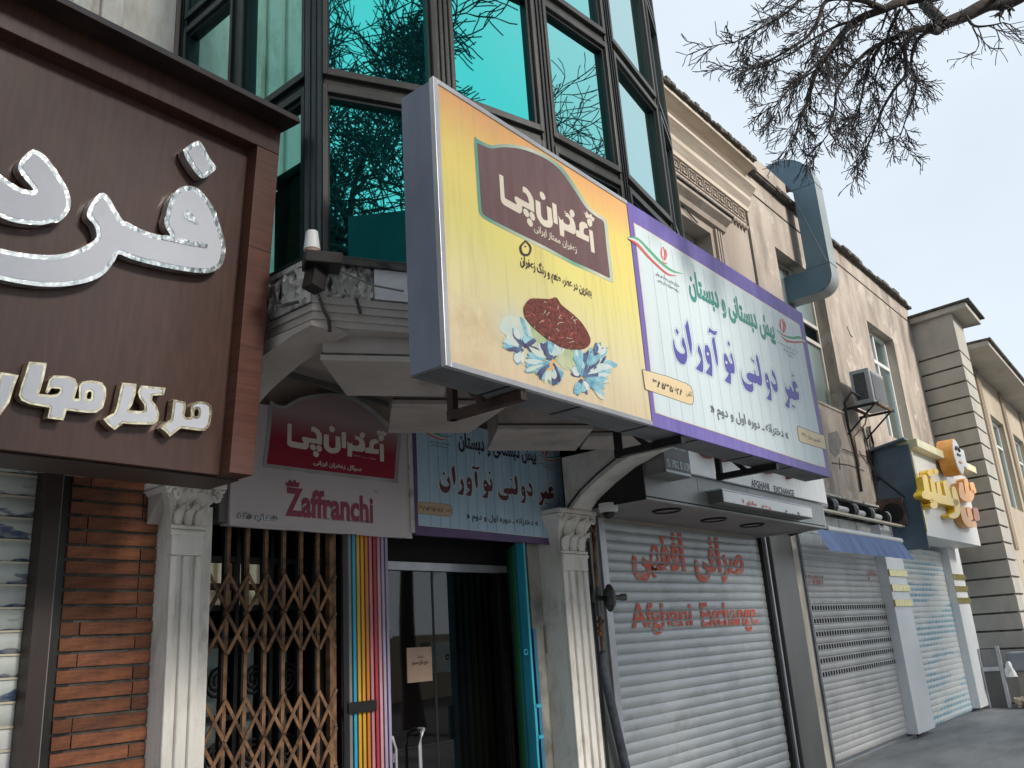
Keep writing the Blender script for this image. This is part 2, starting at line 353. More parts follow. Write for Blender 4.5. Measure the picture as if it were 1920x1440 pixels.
def glassm(name, tint, dark, rough=.03, fac=.5):
    """reflective tinted glass: tinted mirror over a dark see-through body, stronger and paler at glancing angles"""
    m = bpy.data.materials.new(name); m.use_nodes = True; nt = m.node_tree; nt.nodes.clear(); N = nt.nodes.new; L = nt.links.new
    o = N('ShaderNodeOutputMaterial'); g = N('ShaderNodeBsdfGlossy'); g.inputs['Roughness'].default_value = rough
    lw = N('ShaderNodeLayerWeight'); lw.inputs[0].default_value = .5
    cr = N('ShaderNodeValToRGB'); cr.color_ramp.elements[0].position = .35; cr.color_ramp.elements[1].position = .8
    cr.color_ramp.elements[0].color = (*tint, 1); cr.color_ramp.elements[1].color = (.72, .86, .84, 1)
    L(lw.outputs['Facing'], cr.inputs[0]); L(cr.outputs[0], g.inputs['Color'])
    d = N('ShaderNodeBsdfDiffuse'); d.inputs[0].default_value = (*dark, 1)
    t = N('ShaderNodeBsdfTransparent'); t.inputs[0].default_value = (.35*tint[0]+.05, .35*tint[1]+.05, .35*tint[2]+.05, 1)
    m1 = N('ShaderNodeMixShader'); m1.inputs[0].default_value = .5; L(d.outputs[0], m1.inputs[1]); L(t.outputs[0], m1.inputs[2])
    m2 = N('ShaderNodeMixShader'); m2.inputs[0].default_value = fac
    L(m1.outputs[0], m2.inputs[1]); L(g.outputs[0], m2.inputs[2]); L(m2.outputs[0], o.inputs[0])
    return m
GREEN = glassm('green_mirror_glass', (.09, .72, .65), (.004, .05, .05), .012, .90)
WGLASS = glassm('window_glass', (.52, .66, .72), (.10, .14, .15), .03, .75)
FGLASS = glassm('frosted_glass', (.42, .50, .50), (.30, .36, .35), .35, .35)
DGLASS = glassm('door_glass', (.30, .30, .31), (.006, .005, .005), .02, .22)

F0 = 4.1          # shop front plane
# ================================================================ ground
MB().add([(-400, -3.2, 0), (400, -3.2, 0), (400, 400, 0), (-400, 400, 0)], [(0, 1, 2, 3)]).build('pavement', PAVE, kind='structure', label='grey asphalted pavement in front of the shops')
MB().add([(-400, -400, -.13), (400, -400, -.13), (400, -3.2, -.13), (-400, -3.2, -.13)], [(0, 1, 2, 3)]).build('road', ASPH, kind='structure', label='asphalt road beside the pavement')
mb = MB()
for i in range(90): mb.box(-30+i*.8, -30+i*.8+.79, -3.35, -3.2, -.13, .012)
mb.build('kerb', PLASTER_G, kind='structure', label='grey kerb stones along the road')

# ================================================================ building walls
def wall_with_holes(mb, x0, x1, z0, z1, y, th, holes):
    """wall slab facing -y with rectangular openings (real reveals)"""
    xs = sorted({x0, x1} | {h[i] for h in holes for i in (0, 1)}); zs = sorted({z0, z1} | {h[i] for h in holes for i in (2, 3)})
    def ishole(cx, cz): return any(h[0] < cx < h[1] and h[2] < cz < h[3] for h in holes)
    nx, nz_ = len(xs)-1, len(zs)-1; H = [[ishole((xs[i]+xs[i+1])/2, (zs[j]+zs[j+1])/2) for j in range(nz_)] for i in range(nx)]
    for i in range(nx):
        for j in range(nz_):
            a, b, c, d = xs[i], xs[i+1], zs[j], zs[j+1]
            if not H[i][j]:
                mb.add([(a, y, c), (b, y, c), (b, y, d), (a, y, d)], [(0, 1, 2, 3)])
                mb.add([(a, y+th, c), (b, y+th, c), (b, y+th, d), (a, y+th, d)], [(3, 2, 1, 0)])
                for (ii, jj, q) in ((i-1, j, [(a, y, c), (a, y, d), (a, y+th, d), (a, y+th, c)]), (i+1, j, [(b, y, c), (b, y+th, c), (b, y+th, d), (b, y, d)]),
                                    (i, j-1, [(a, y, c), (a, y+th, c), (b, y+th, c), (b, y, c)]), (i, j+1, [(a, y, d), (b, y, d), (b, y+th, d), (a, y+th, d)])):
                    if ii < 0 or jj < 0 or ii >= nx or jj >= nz_ or H[ii][jj]: mb.add(q, [(0, 1, 2, 3)])
    return mb
def window(parent, x0, x1, z0, z1, y, fm, gm, mullions=(), transoms=(), fw=.06, label=None, sashes=True):
    mb = MB(); mb.box(x0, x0+fw, y, y+.07, z0, z1); mb.box(x1-fw, x1, y, y+.07, z0, z1)
    mb.box(x0+fw, x1-fw, y+.002, y+.068, z1-fw, z1); mb.box(x0+fw, x1-fw, y+.002, y+.068, z0, z0+fw)
    for m_ in mullions: mb.box(m_-fw/2, m_+fw/2, y+.004, y+.066, z0+fw, z1-fw)
    for t in transoms: mb.box(x0+fw, x1-fw, y-.004, y+.062, t-fw/2, t+fw/2)
    w = mb.build('window_frame', fm, parent, label=label)
    xs = [x0+fw]+[q for m_ in mullions for q in (m_-fw/2, m_+fw/2)]+[x1-fw]; zs = [z0+fw]+[q for t in transoms for q in (t-fw/2, t+fw/2)]+[z1-fw]
    for i in range(0, len(xs), 2):
        for j in range(0, len(zs), 2):
            MB().box(xs[i], xs[i+1], y+.034, y+.042, zs[j], zs[j+1]).build('pane', gm, w)
    return w

# --- left house above the brown sign: cream wall with a fluted pilaster and a window
LH = thing('left_house', 'cream plaster house wall with fluted pilaster above the brown sign', 'house', (0, F0, 2.4))
mb = MB(); wall_with_holes(mb, -9, 2.17, 2.68, 8.2, F0, .3, [(-.2, 1.27, 5.2, 7.4), (-4.2, -2.2, 5.2, 7.4)])
mb.build('wall', WHITEP, LH)
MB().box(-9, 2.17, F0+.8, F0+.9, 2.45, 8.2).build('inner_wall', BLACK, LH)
for i, (a, b) in enumerate(((1.46, 1.53), (1.58, 1.68), (1.73, 1.85))):
    MB().box(a, b, F0-.035, F0, 2.5, 7.6).build('pilaster_strip', WHITEP, LH, bevel=.01)
window(LH, -.2, 1.27, 5.2, 7.4, F0+.12, PVC, WGLASS, (.6,), (6.6,), label='white framed window left of the fluted pilaster')
window(LH, -4.2, -2.2, 5.2, 7.4, F0+.12, PVC, WGLASS, (-3.2,), (6.6,))
MB().box(-9, 2.1, F0-.25, F0+.5, 8.2, 8.4).build('cornice', WHITEP, LH)

# --- shopfront pier walls (behind everything at ground level)
SHOP = thing('shop_house', 'old plaster house with ornate frieze to the right of the green glass bay', 'house', (8, F0, 0))
mb = MB()
wall_with_holes(mb, 2.175, 10.62, 2.52, 7.16, F0, .3, [(8.02, 9.38, 4.6, 6.42), (6.35, 7.6, 4.6, 6.42)]); mb.build('wall', PLASTER, SHOP)
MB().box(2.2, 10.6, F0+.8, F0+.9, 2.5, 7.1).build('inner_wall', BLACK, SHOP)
# cornice profile, frieze with meander and ball drops
prof = [(0, 7.14), (-.06, 7.16), (-.06, 7.22), (-.12, 7.30), (-.12, 7.36), (-.22, 7.46), (-.22, 7.50), (-.05, 7.52), (-.05, 7.66), (-.14, 7.74), (-.26, 7.78), (-.26, 7.84), (.3, 7.84), (.3, 7.14)]
mb = MB(); pts = [(5.9, F0+a, z) for a, z in prof]; mb.extr(pts, (4.72, 0, 0)); mb.build('cornice', mat('cornice_stone', (.42, .35, .28), (.60, .53, .44), .85, scale=3, stretch=(.3, 1, 4), bump=.2), SHOP)
mb = MB()
for i in range(47): mb.box(5.88+i*.1, 5.88+i*.1+.102, F0-.30-.01*(i % 3), F0+.4, 7.842+.001*(i % 2), 7.87+random.random()*.05)
mb.build('roof_edge', ROOFD, SHOP)
FR = MB().box(7.6, 10.55, F0-.03, F0, 6.90, 7.139).build('frieze', PLASTER, SHOP)
mb = MB()
k = MB(); s_ = .028
for a in ((0, .2, 0, .012), (0, .012, 0, .17), (0, .17, .158, .17), (.158, .17, .05, .17), (.05, .17, .05, .062), (.05, .062, .05, .12), (.05, .12, .11, .122)):
    k.box(a[0], a[1], -.02, 0, a[2], a[3])
kme = k.mesh('meander'); kme.materials.append(PLASTER)
for i in range(14): inst(kme, 'meander', FR, (7.66+i*.205, F0-.03, 6.96))
k = MB(); k.tube([(0, 0, 0), (0, 0, .02), (0, 0, .05), (0, 0, .07)], [.012, .034, .034, .012], 8); kme = k.mesh('ball_drop'); kme.materials.append(PLASTER)
for i in range(30): inst(kme, 'ball_drop', FR, (7.66+i*.098, F0-.035, 6.845))
mb = MB().box(7.6, 10.5, F0-.045, F0, 6.915, 6.94)
mb.build('frieze_bead', PLASTER, SHOP)
# window hood
mb = MB(); mb.extr([(5.9, F0+a, z) for a, z in ((0, 6.52), (-.05, 6.54), (-.07, 6.60), (-.15, 6.66), (-.15, 6.70), (0, 6.72))], (3.85, 0, 0)); mb.build('window_hood', PLASTER, SHOP)
mb = MB(); mb.box(5.9, 9.8, F0-.17, F0, 6.721, 6.745); mb.build('hood_lead', ROOFD, SHOP)
for x in (9.46, 9.53, 9.60): MB().box(x, x+.04, F0-.04, F0, 4.6, 6.5).build('window_strip', PLASTER, SHOP)
window(SHOP, 8.02, 9.38, 4.6, 6.42, F0+.22, BRONZEW, WGLASS, (8.7,), (5.9,))
window(SHOP, 6.35, 7.6, 4.6, 6.42, F0+.22, BRONZEW, WGLASS, (7.0,), (5.9,))
mb = MB(); mb.bar(on(1268, 372, 'y', F0-.02), on(1308, 418, 'y', F0-.02), .012); mb.build('hood_cable', CABLE, SHOP)

# --- second house: plain plaster with crack joint, two windows
H2 = thing('plaster_house', 'weathered pink plaster house with steel duct and two tall windows', 'house', (14.7, F0, 0))
W1 = (11.58, 13.45, 4.74, 6.98); W2 = (15.62, 17.2, 4.70, 6.86)
mb = MB(); wall_with_holes(mb, 10.72, 18.9, 2.9, 7.95, F0, .3, [W1, W2]); mb.build('wall', PLASTER2, H2)
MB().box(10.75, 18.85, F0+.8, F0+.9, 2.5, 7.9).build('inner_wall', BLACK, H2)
MB().box(10.62, 10.72, F0+.06, F0+.3, 2.9, 7.9).build('joint', mat('soot_joint', (.05, .045, .04), (.22, .19, .16), .95, scale=6), H2)
mb = MB()
x = 10.7
while x < 18.95:
    w = .15+random.random()*.25; t = random.random()
    mb.box(x, min(x+w, 18.97), F0-.07-.06*t, F0+.4, 7.951+.002*t, 7.99+.05*random.random()); x += w
mb.build('roof_edge', ROOFD, H2)
MB().box(10.7, 18.9, F0-.012, F0, 7.62, 7.635).build('score_line', ROOFD, H2)
MB().box(10.9, 12.2, F0-.10, F0+.3, 7.99, 8.22).build('parapet', PLASTER2, H2)
mb = MB(); mb.box(W1[0]-.02, W1[1]+.02, F0-.015, F0+.14, 4.70, 4.738); mb.build('window_sill', PLASTER2, H2)
window(H2, W1[0], W1[1], W1[2], W1[3], F0+.18, BRONZEW, FGLASS, (12.55,), (6.18, 5.88), .06, 'tall window with frosted panes left of the air conditioner')
window(H2, W2[0], W2[1], W2[2], W2[3], F0+.16, PVC, WGLASS, (16.45,), (6.25,), .07, 'white framed window behind the air conditioner')
# stains and patches that have a shape of their own
mb = MB(); mb.flat([on(x, y, 'y', F0-.004) for x, y in ((1553, 812), (1570, 808), (1578, 830), (1574, 850), (1566, 858), (1556, 846))]); mb.build('grey_patch', mat('cement_patch', (.16, .15, .145), (.25, .235, .22), .95, scale=9), H2)
mb = MB()
for a, b in (((1560, 868), (1592, 872)), ((1592, 872), (1620, 883)), ((1610, 845), (1626, 870)), ((1573, 858), (1575, 880)), ((1588, 612), (1594, 628)), ((1594, 628), (1599, 632))):
    mb.bar(on(*a, 'y', F0-.003), on(*b, 'y', F0-.003), .012)
mb.build('wall_crack', ROOFD, H2)

# --- third house with rusticated corner
H3 = thing('rusticated_house', 'beige house with grooved rusticated corner and overhanging flat cornice', 'house', (22, 4, 0))
c0 = Vector((18.92, 4.15, 0)); dirf = Vector((-.20, -.98, 0)).normalized()
def onpl(px, py, P, D_):
    d = ray(px, py); n = Vector((D_.y, -D_.x, 0)); return EYE + d*((Vector(P)-EYE).dot(n)/d.dot(n))
cA = onpl(1800, 658, c0, dirf); cA.z = 0
front = Vector((math.sin(math.radians(88.5)), math.cos(math.radians(88.5)), 0))
zt = onpl(1795, 583, c0, dirf).z
cD = cA+front*1.05
back = Vector((-front.y, front.x, 0))
corner = [c0+Vector((0, 1.5, 0)), c0, cA, cD, cD+back*2.4]
zg = [onpl(x, y, cA, dirf).z for x, y in ((1800, 658), (1807, 685), (1813, 711), (1820, 738), (1827, 766), (1833, 795), (1841, 828), (1848, 857), (1857, 887), (1868, 922), (1876, 950), (1886, 985), (1895, 1020), (1900, 1050))]
zs = [zt]+zg
i = 0; pitch = zg[1]-zg[0] if len(zg) > 1 else -.3
zz = [zg[0]+(zg[9]-zg[0])/9*k for k in range(0, 30)]
zz = [z for z in zz if z > .5]
tops = [zt]+zz; bots = zz+[-.02]
for a, b in zip(tops, bots):
    MB().prism([(p.x, p.y) for p in corner], b+.036, a-.0).build('plaster_course', PLASTER_G, H3, bevel=.008)
ins_ = [c0+Vector((.03, 1.4, 0)), c0+Vector((.03, 0, 0)), cA+Vector((.03, .03, 0)), cD+Vector((-.04, .03, 0)), cD+back*2.3]
MB().prism([(p.x, p.y) for p in ins_], 0, zt-.02).build('corner_core', ROOFD, H3)
P = [c0+Vector((-.03, 1.5, 0)), c0+Vector((-.13, 0, 0)), cA+Vector((-.12, -.32, 0)), cD+front*.30+back*-.32, cD+front*.3+back*2.4]
MB().prism([(p.x, p.y) for p in P], zt+.002, zt+.13).build('corner_cornice', PLASTER_G, H3, bevel=.02)
P = [c0+Vector((-.1, 1.5, 0)), c0+Vector((-.18, 0, 0)), cA+Vector((-.18, -.40, 0)), cD+front*.38+back*-.40, cD+front*.38+back*2.4]
MB().prism([(p.x, p.y) for p in P], zt+.132, zt+.17).build('corner_roof_edge', ROOFD, H3)
# long front, slightly set back
FO = cD+back*.22; z3 = zt-.55
H3F = (FO, front, -back)
mb = MB(); nwin = 7
holes = [(2.6+3.1*i, 4.3+3.1*i, 3.9, 6.1) for i in range(nwin)] + [(2.4+3.1*i, 4.5+3.1*i, .9, 2.7) for i in range(nwin)]
tmp = MB(); wall_with_holes(tmp, 0, 26, -.02, z3, 0, .3, holes)
def locf(v): return (FO.x+front.x*v[0]+back.x*v[1], FO.y+front.y*v[0]+back.y*v[1], v[2])
mb.add([locf(v) for v in tmp.v], tmp.f); mb.build('front_wall', PLASTER_Y, H3)
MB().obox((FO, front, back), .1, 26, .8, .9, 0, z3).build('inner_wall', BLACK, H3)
for i in range(nwin+1):
    for d_ in (-.16, .0, .16):
        MB().obox((FO, front, -back), 1.7+3.1*i+d_, 1.78+3.1*i+d_, 0, .05, 2.9, z3-.02).build('wall_rib', PLASTER_Y, H3)
MB().obox((FO, front, -back), 0.02, 26, -.5, .62, z3+.002, z3+.10).build('long_cornice', PLASTER_G, H3)
MB().obox((FO, front, -back), 0.02, 26, -.5, .68, z3+.102, z3+.16).build('long_roof_edge', ROOFD, H3)
for h in holes[:nwin]+holes[nwin:]:
    a, b, c, d = h; mb = MB(); Fq = (FO, front, back)
    mb.obox(Fq, a, a+.07, .12, .19, c, d); mb.obox(Fq, b-.07, b, .12, .19, c, d); mb.obox(Fq, a+.07, b-.07, .122, .188, d-.07, d); mb.obox(Fq, a+.07, b-.07, .122, .188, c, c+.07)
    mb.obox(Fq, (a+b)/2-.03, (a+b)/2+.03, .124, .186, c+.07, d-.07); mb.obox(Fq, a+.07, b-.07, .118, .18, c+(d-c)*.7, c+(d-c)*.7+.05)
    w = mb.build('window_frame', PVC, H3); MB().obox(Fq, a+.07, b-.07, .15, .156, c+.07, d-.07).build('pane', WGLASS, w)
# ================================================================ far row beyond
H4 = thing('far_house', 'pale house at the far end of the row beyond the rusticated one', 'house', (60, 8, 0))
mb = MB(); mb.box(47.5, 75, 4.5, 16, 0, 6.0); mb.build('wall', PLASTER_G, H4)
MB().box(47.3, 75.2, 4.2, 16, 6.002, 6.15).build('roof_edge', ROOFD, H4)
for i in range(6): MB().box(49+i*4, 50.6+i*4, 4.46, 4.5, 3.4, 5.0).build('window', WGLASS, H4)
# ================================================================ green glass bay
BAY = [(2.22, 2.85), (2.80, 2.54), (3.44, 2.37), (4.12, 2.31), (4.93, 2.43), (5.46, 2.62), (5.80, 2.90)]
RING = [(2.22, 4.08)] + BAY + [(5.90, 4.08)]
TW = thing('glass_bay', 'projecting polygonal bay of green mirror glass in dark metal frames', 'bay window', (4.0, 3.4, 3.29))
def fr(P, Q):
    d = Vector((Q[0]-P[0], Q[1]-P[1], 0)); ln = d.length; d.normalize(); return (P, d, Vector((d.y, -d.x, 0))), ln
def offset(poly, d):
    o = []
    for i, p in enumerate(poly):
        ns = []
        if i > 0: ns.append(fr(poly[i-1], p)[0][2])
        if i < len(poly)-1: ns.append(fr(p, poly[i+1])[0][2])
        n = sum(ns, Vector()).normalized(); k = d/max(.5, n.dot(ns[0])); o.append((p[0]+n.x*k, p[1]+n.y*k))
    return o
LV = [(3.32, 4.21), (4.31, 5.20), (5.31, 6.25), (6.36, 7.3)]
for i in range(len(RING)-1):
    Fx, ln = fr(RING[i], RING[i+1]); al = GREENALU if i else DARKALU
    seg = [(0.036, ln-.036)] if i else [(.04, .55), (.63, ln-.04)]
    if i == 0: MB().obox(Fx, .55, .63, -.06, .012, 3.32, 7.4).build('mullion', al, TW)
    for z0, z1 in ((4.21, 4.31), (5.20, 5.31), (6.25, 6.36), (7.3, 7.45)):
        MB().obox(Fx, .03, ln-.03, -.05, 0.0, z0, z1).build('transom', al, TW)
    for a, b in seg:
        for z0, z1 in LV:
            f = MB(); w = .024
            f.obox(Fx, a, a+w, -.03, .028, z0-.022, z1+.022); f.obox(Fx, b-w, b, -.03, .028, z0-.022, z1+.022)
            f.obox(Fx, a+w, b-w, -.03, .027, z0-.022, z0+.018); f.obox(Fx, a+w, b-w, -.03, .027, z1-.018, z1+.022)
            s = f.build('sash', al, TW, bevel=.003)
            g = MB(); g.obox(Fx, a+w, b-w, -.028, -.02, z0+.018, z1-.018); g.build('pane', GREEN, s)
            k = MB(); t = .012
            k.obox(Fx, a+w, a+w+t, -.0195, .008, z0+.018, z1-.018); k.obox(Fx, b-w-t*1.6, b-w, -.0195, .008, z0+.018, z1-.018)
            k.obox(Fx, a+w+t, b-w-t*1.6, -.0195, .007, z1-.018-t*1.8, z1-.018); k.build('gasket', GASKET, s)
for i, p in enumerate(RING):
    q = offset(RING, .012)[i]; r = offset(RING, -.09)[i]
    n = Vector((q[0]-r[0], q[1]-r[1], 0)).normalized(); t = Vector((-n.y, n.x, 0)); O = Vector((r[0], r[1], 0))
    w = .042
    MB().prism([(O.x-t.x*w, O.y-t.y*w), (q[0]-t.x*w, q[1]-t.y*w), (q[0]+t.x*w, q[1]+t.y*w), (O.x+t.x*w, O.y+t.y*w)], 3.30, 7.45).build('post', GREENALU if i > 1 else DARKALU, TW, bevel=.004)
    m = MB()
    for k in (-.014, .014): m.obox(((q[0], q[1]), t, n), k-.004, k+.004, 0, .01, 3.3, 7.45)
    m.build('post_seam', GASKET, TW)
inn = offset(RING, -.35)
MB().prism([(2.45, 4.02)]+[tuple(p) for p in inn[1:-1]]+[(5.7, 4.02)], 3.33, 3.36).build('floor', BLACK, TW)
MB().box(2.3, 5.8, 4.0, 4.05, 3.35, 7.4).build('inner_wall', mat('room_wall', (.05, .06, .055), rough=.9), TW)
MB().prism([tuple(p) for p in offset(RING, -.08)], 7.40, 7.44).build('ceiling', BLACK, TW)
MB().prism([tuple(p) for p in offset(RING, .12)]+[(5.9, 4.3), (2.2, 4.3)], 7.451, 7.7).build('top_cornice', SOFFIT, TW)
# ---- concrete slab under the bay
SLB = thing('bay_slab', 'cracked plaster slab and moulding under the green glass bay', 'balcony slab', (4, 3.4, 2.4))
cl = [(5.92, 4.09), (2.18, 4.09)]
def ringp(d, z0, z1, name, m, par=SLB, lab=None):
    return MB().prism([tuple(p) for p in offset(RING, d)]+cl[:0], z0, z1).build(name, m, par, label=lab)
def band(i0, i1, t0, t1, d0, d1, z0, z1, name, m, lab=None):
    """a run of the outer band between facets i0..i1"""
    o = offset(RING, d1); n = offset(RING, d0); mb = MB()
    for i in range(i0, i1+1):
        a0 = t0 if i == i0 else 0; a1 = t1 if i == i1 else 1
        L_ = lambda P, t: (P[i][0]+(P[i+1][0]-P[i][0])*t, P[i][1]+(P[i+1][1]-P[i][1])*t)
        mb.prism([L_(n, a0), L_(o, a0), L_(o, a1), L_(n, a1)], z0, z1)
    return mb.build(name, m, SLB, label=lab)
ringp(.0, 3.24, 3.285, 'slab_core', SOFFIT)
band(0, 7, 0, 1, -.13, -.001, 3.0, 3.239, 'edge_beam', SOFFIT)
band(0, 1, 0, .05, -.02, .035, 3.288, 3.312, 'sill_stone', CONC, 'broken grey sill at the left corner')
band(1, 7, .06, 1, -.02, .045, 3.288, 3.316, 'sill_stone', ROOFD)
for k in range(7):     # facing stones, the last ones at the left chipped and cracked
    pass
stones = [(1, .42, .68), (1, .69, 1), (2, 0, .5), (2, .51, 1), (3, 0, .5), (3, .51, 1), (4, 0, .5), (4, .51, 1), (5, 0, 1), (6, 0, 1), (7, 0, 1)]
for i, a, b in stones: band(i, i, a, b-.01 if b < 1 else 1, 0.001, .028, 3.14, 3.286, 'facing_stone', STONEW)
import bmesh
def rough_block(i, a, b, z0, z1, d):
    o = offset(RING, d); n = offset(RING, 0.0); mb = MB()
    L_ = lambda P, t: Vector((P[i][0]+(P[i+1][0]-P[i][0])*t, P[i][1]+(P[i+1][1]-P[i][1])*t, 0))
    g = 5
    vs = []
    for u in range(g+1):
        for w in range(g+1):
            t = a+(b-a)*u/g+(random.uniform(-.012, .012)); z = z0+(z1-z0)*w/g
            p = L_(o, t); c = L_(n, t); k = random.uniform(.45, 1.0) if (0 < u < g and 0 < w < g) else random.uniform(.2, .8)
            p = c+(p-c)*k; vs.append((p.x, p.y, z+random.uniform(-.008, .008)))
    fs = [(u*(g+1)+w, (u+1)*(g+1)+w, (u+1)*(g+1)+w+1, u*(g+1)+w+1) for u in range(g) for w in range(g)]
    mb.add(vs, fs)
    return mb.build('broken_stone', CONC, SLB)
for a, b in ((0, .12), (.12, .22), (.22, .31), (.31, .42)):
    rough_block(1, a, b, 3.15, 3.285, .045); 
    if b < .5: rough_block(1, a, b-.01, 3.12, 3.19, .032)
for k in range(8): rough_block(0, .3+k*.0875, .3+(k+1)*.0875, 3.13, 3.285, .05)
band(0, 0, .3, 1, 0.001, .03, 3.10, 3.15, 'broken_edge', CONC)
# cove moulding, lower band
for d, z0, z1 in ((.022, 3.10, 3.132), (.016, 3.065, 3.099), (.006, 3.03, 3.064), (-.008, 2.998, 3.029)):
    band(0, 7, 0, 1, -.06, d, z0, z1, 'cove_step', SOFFIT)
mb = MB()
for a, b in (((600, 560), (606, 580)), ((606, 580), (617, 600)), ((617, 600), (618, 622)), ((590, 540), (600, 562)), ((668, 560), (676, 588)), ((520, 575), (560, 566))):
    P, Q = BAY[0], BAY[1]; d_ = Vector((Q[0]-P[0], Q[1]-P[1], 0)).normalized(); n_ = Vector((d_.y, -d_.x, 0)); O_ = Vector((P[0], P[1], 0))+n_*.026
    mb.bar(onpl(*a, O_, d_), onpl(*b, O_, d_), .012)
mb.build('crack', ROOFD, SLB)
# curved brackets at both ends
prof = [(4.09, 2.30), (3.98, 2.42), (3.85, 2.56), (3.72, 2.67), (3.55, 2.77), (3.36, 2.86), (3.15, 2.925), (2.93, 2.965), (2.80, 2.975), (2.80, 2.996), (4.09, 2.996)]
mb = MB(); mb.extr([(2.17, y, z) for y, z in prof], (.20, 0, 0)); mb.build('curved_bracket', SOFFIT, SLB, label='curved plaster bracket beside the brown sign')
prof_r = [(3.87, 2.54)]+prof[2:-1]+[(3.87, 2.996)]
mb = MB(); mb.extr([(5.43, y, z) for y, z in prof_r], (.26, 0, 0)); mb.build('curved_bracket', WHITEP, SLB, label='curved plaster bracket springing from the fluted column')
prof2 = [(p[0], p[1]+.012) for p in prof[2:9]]
mb = MB()
for (y0, z0), (y1, z1) in zip(prof2[:-1], prof2[1:]): mb.bar((5.424, y0-.0, z0+.03), (5.424, y1, z1+.03), .012)
mb.build('bracket_edge', ROOFD, SLB)
# stepped soffit boards
PAN = [[(2.17, 2.742), (2.593, 3.076), (2.98, 2.80), (2.62, 2.42)], [(2.866, 3.054), (3.248, 3.501), (3.632, 3.228), (3.363, 2.70)],
       [(3.70, 3.07), (4.07, 3.475), (4.57, 3.14), (4.175, 2.73)], [(4.31, 2.86), (4.56, 3.10), (5.0, 2.86), (4.75, 2.50)]]
for q in PAN:
    q = [(a*1.0667, b*1.0667) for a, b in q]
    c = Vector((sum(p[0] for p in q)/4, sum(p[1] for p in q)/4, 0))
    sh = lambda k: [(c.x+(p[0]-c.x)*k, c.y+(p[1]-c.y)*k) for p in q]
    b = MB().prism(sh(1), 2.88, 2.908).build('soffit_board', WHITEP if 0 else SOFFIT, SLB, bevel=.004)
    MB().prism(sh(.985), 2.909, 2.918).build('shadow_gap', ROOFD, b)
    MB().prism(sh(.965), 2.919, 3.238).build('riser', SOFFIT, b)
# ---- lamp with a white cup, cable at the corner of the bay
LP = thing('wall_lamp', 'small black floodlight with a white cup on the corner of the glass bay', 'lamp', (2.2, 2.78, 3.2))
p = onpl(585, 455, (2.2, 2.72, 0), Vector((1, 0, 0))); B_ = Vector((p.x, p.y, p.z))
MB().tube([B_+Vector((0, 0, -.035)), B_+Vector((0, 0, .05))], [.036, .026], 16).build('cup', PVC, LP)
MB().tube([B_+Vector((0, 0, -.075)), B_+Vector((0, 0, -.036))], [.028, .034], 12).build('socket', mat('clay_pink', (.42, .27, .22), rough=.7), LP)
h = MB(); c = B_+Vector((.03, -.03, -.10)); h.obox(((c.x, c.y), Vector((.85, -.5, 0)), Vector((-.5, -.85, 0))), -.08, .08, -.05, .07, c.z-.025, c.z+.03); h.build('lamp_head', BLACKI, LP, bevel=.006)
h = MB(); h.bar(c+Vector((-.03, .02, -.12)), c+Vector((-.01, .02, -.02)), .07); h.build('bracket', BLACKI, LP)
mb = MB(); pts = [(575, 470), (592, 485), (610, 494), (650, 514), (700, 535), (757, 546)]
mb.tube([onpl(x, y, (2.22, 2.78, 0), Vector((.88, -.47, 0))) for x, y in pts], .005, 6); mb.tube([onpl(x, y, (2.22, 2.78, 0), Vector((.88, -.47, 0))) for x, y in ((578, 468), (574, 500), (582, 530), (598, 560))], .004, 6)
mb.build('lamp_cable', GREYC, LP)

# ================================================================ long light box sign
SY = 2.07; SX0, SXM, SX1 = 2.22, 3.703, 6.172; SZ0, SZ1 = 2.615, 3.862
SG = thing('lightbox_sign', 'long projecting sign box, yellow saffron advert joined to purple edged school board', 'sign', (4.2, 2.16, 2.6))
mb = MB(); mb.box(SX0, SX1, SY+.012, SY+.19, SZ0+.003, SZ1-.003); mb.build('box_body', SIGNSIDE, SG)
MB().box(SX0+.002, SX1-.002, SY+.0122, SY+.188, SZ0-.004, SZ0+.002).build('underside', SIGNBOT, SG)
for x in (2.6, 3.1, 3.68, 4.2, 4.9, 5.5): MB().box(x, x+.012, SY+.014, SY+.186, SZ0-.008, SZ0-.0042).build('underside_seam', GASKET, SG)
e = .022
for n_, b in (('edge_profile', (SX0-.006, SX0+e, SY-.006, SY+.02, SZ0-.006, SZ1+.006)), ('edge_profile', (SX0+e, SXM, SY-.005, SY+.02, SZ1-e+.004, SZ1+.006)), ('edge_profile', (SX0+e, SXM, SY-.005, SY+.02, SZ0-.006, SZ0+e-.004))):
    MB().box(*b).build(n_, ALU, SG, bevel=.002)
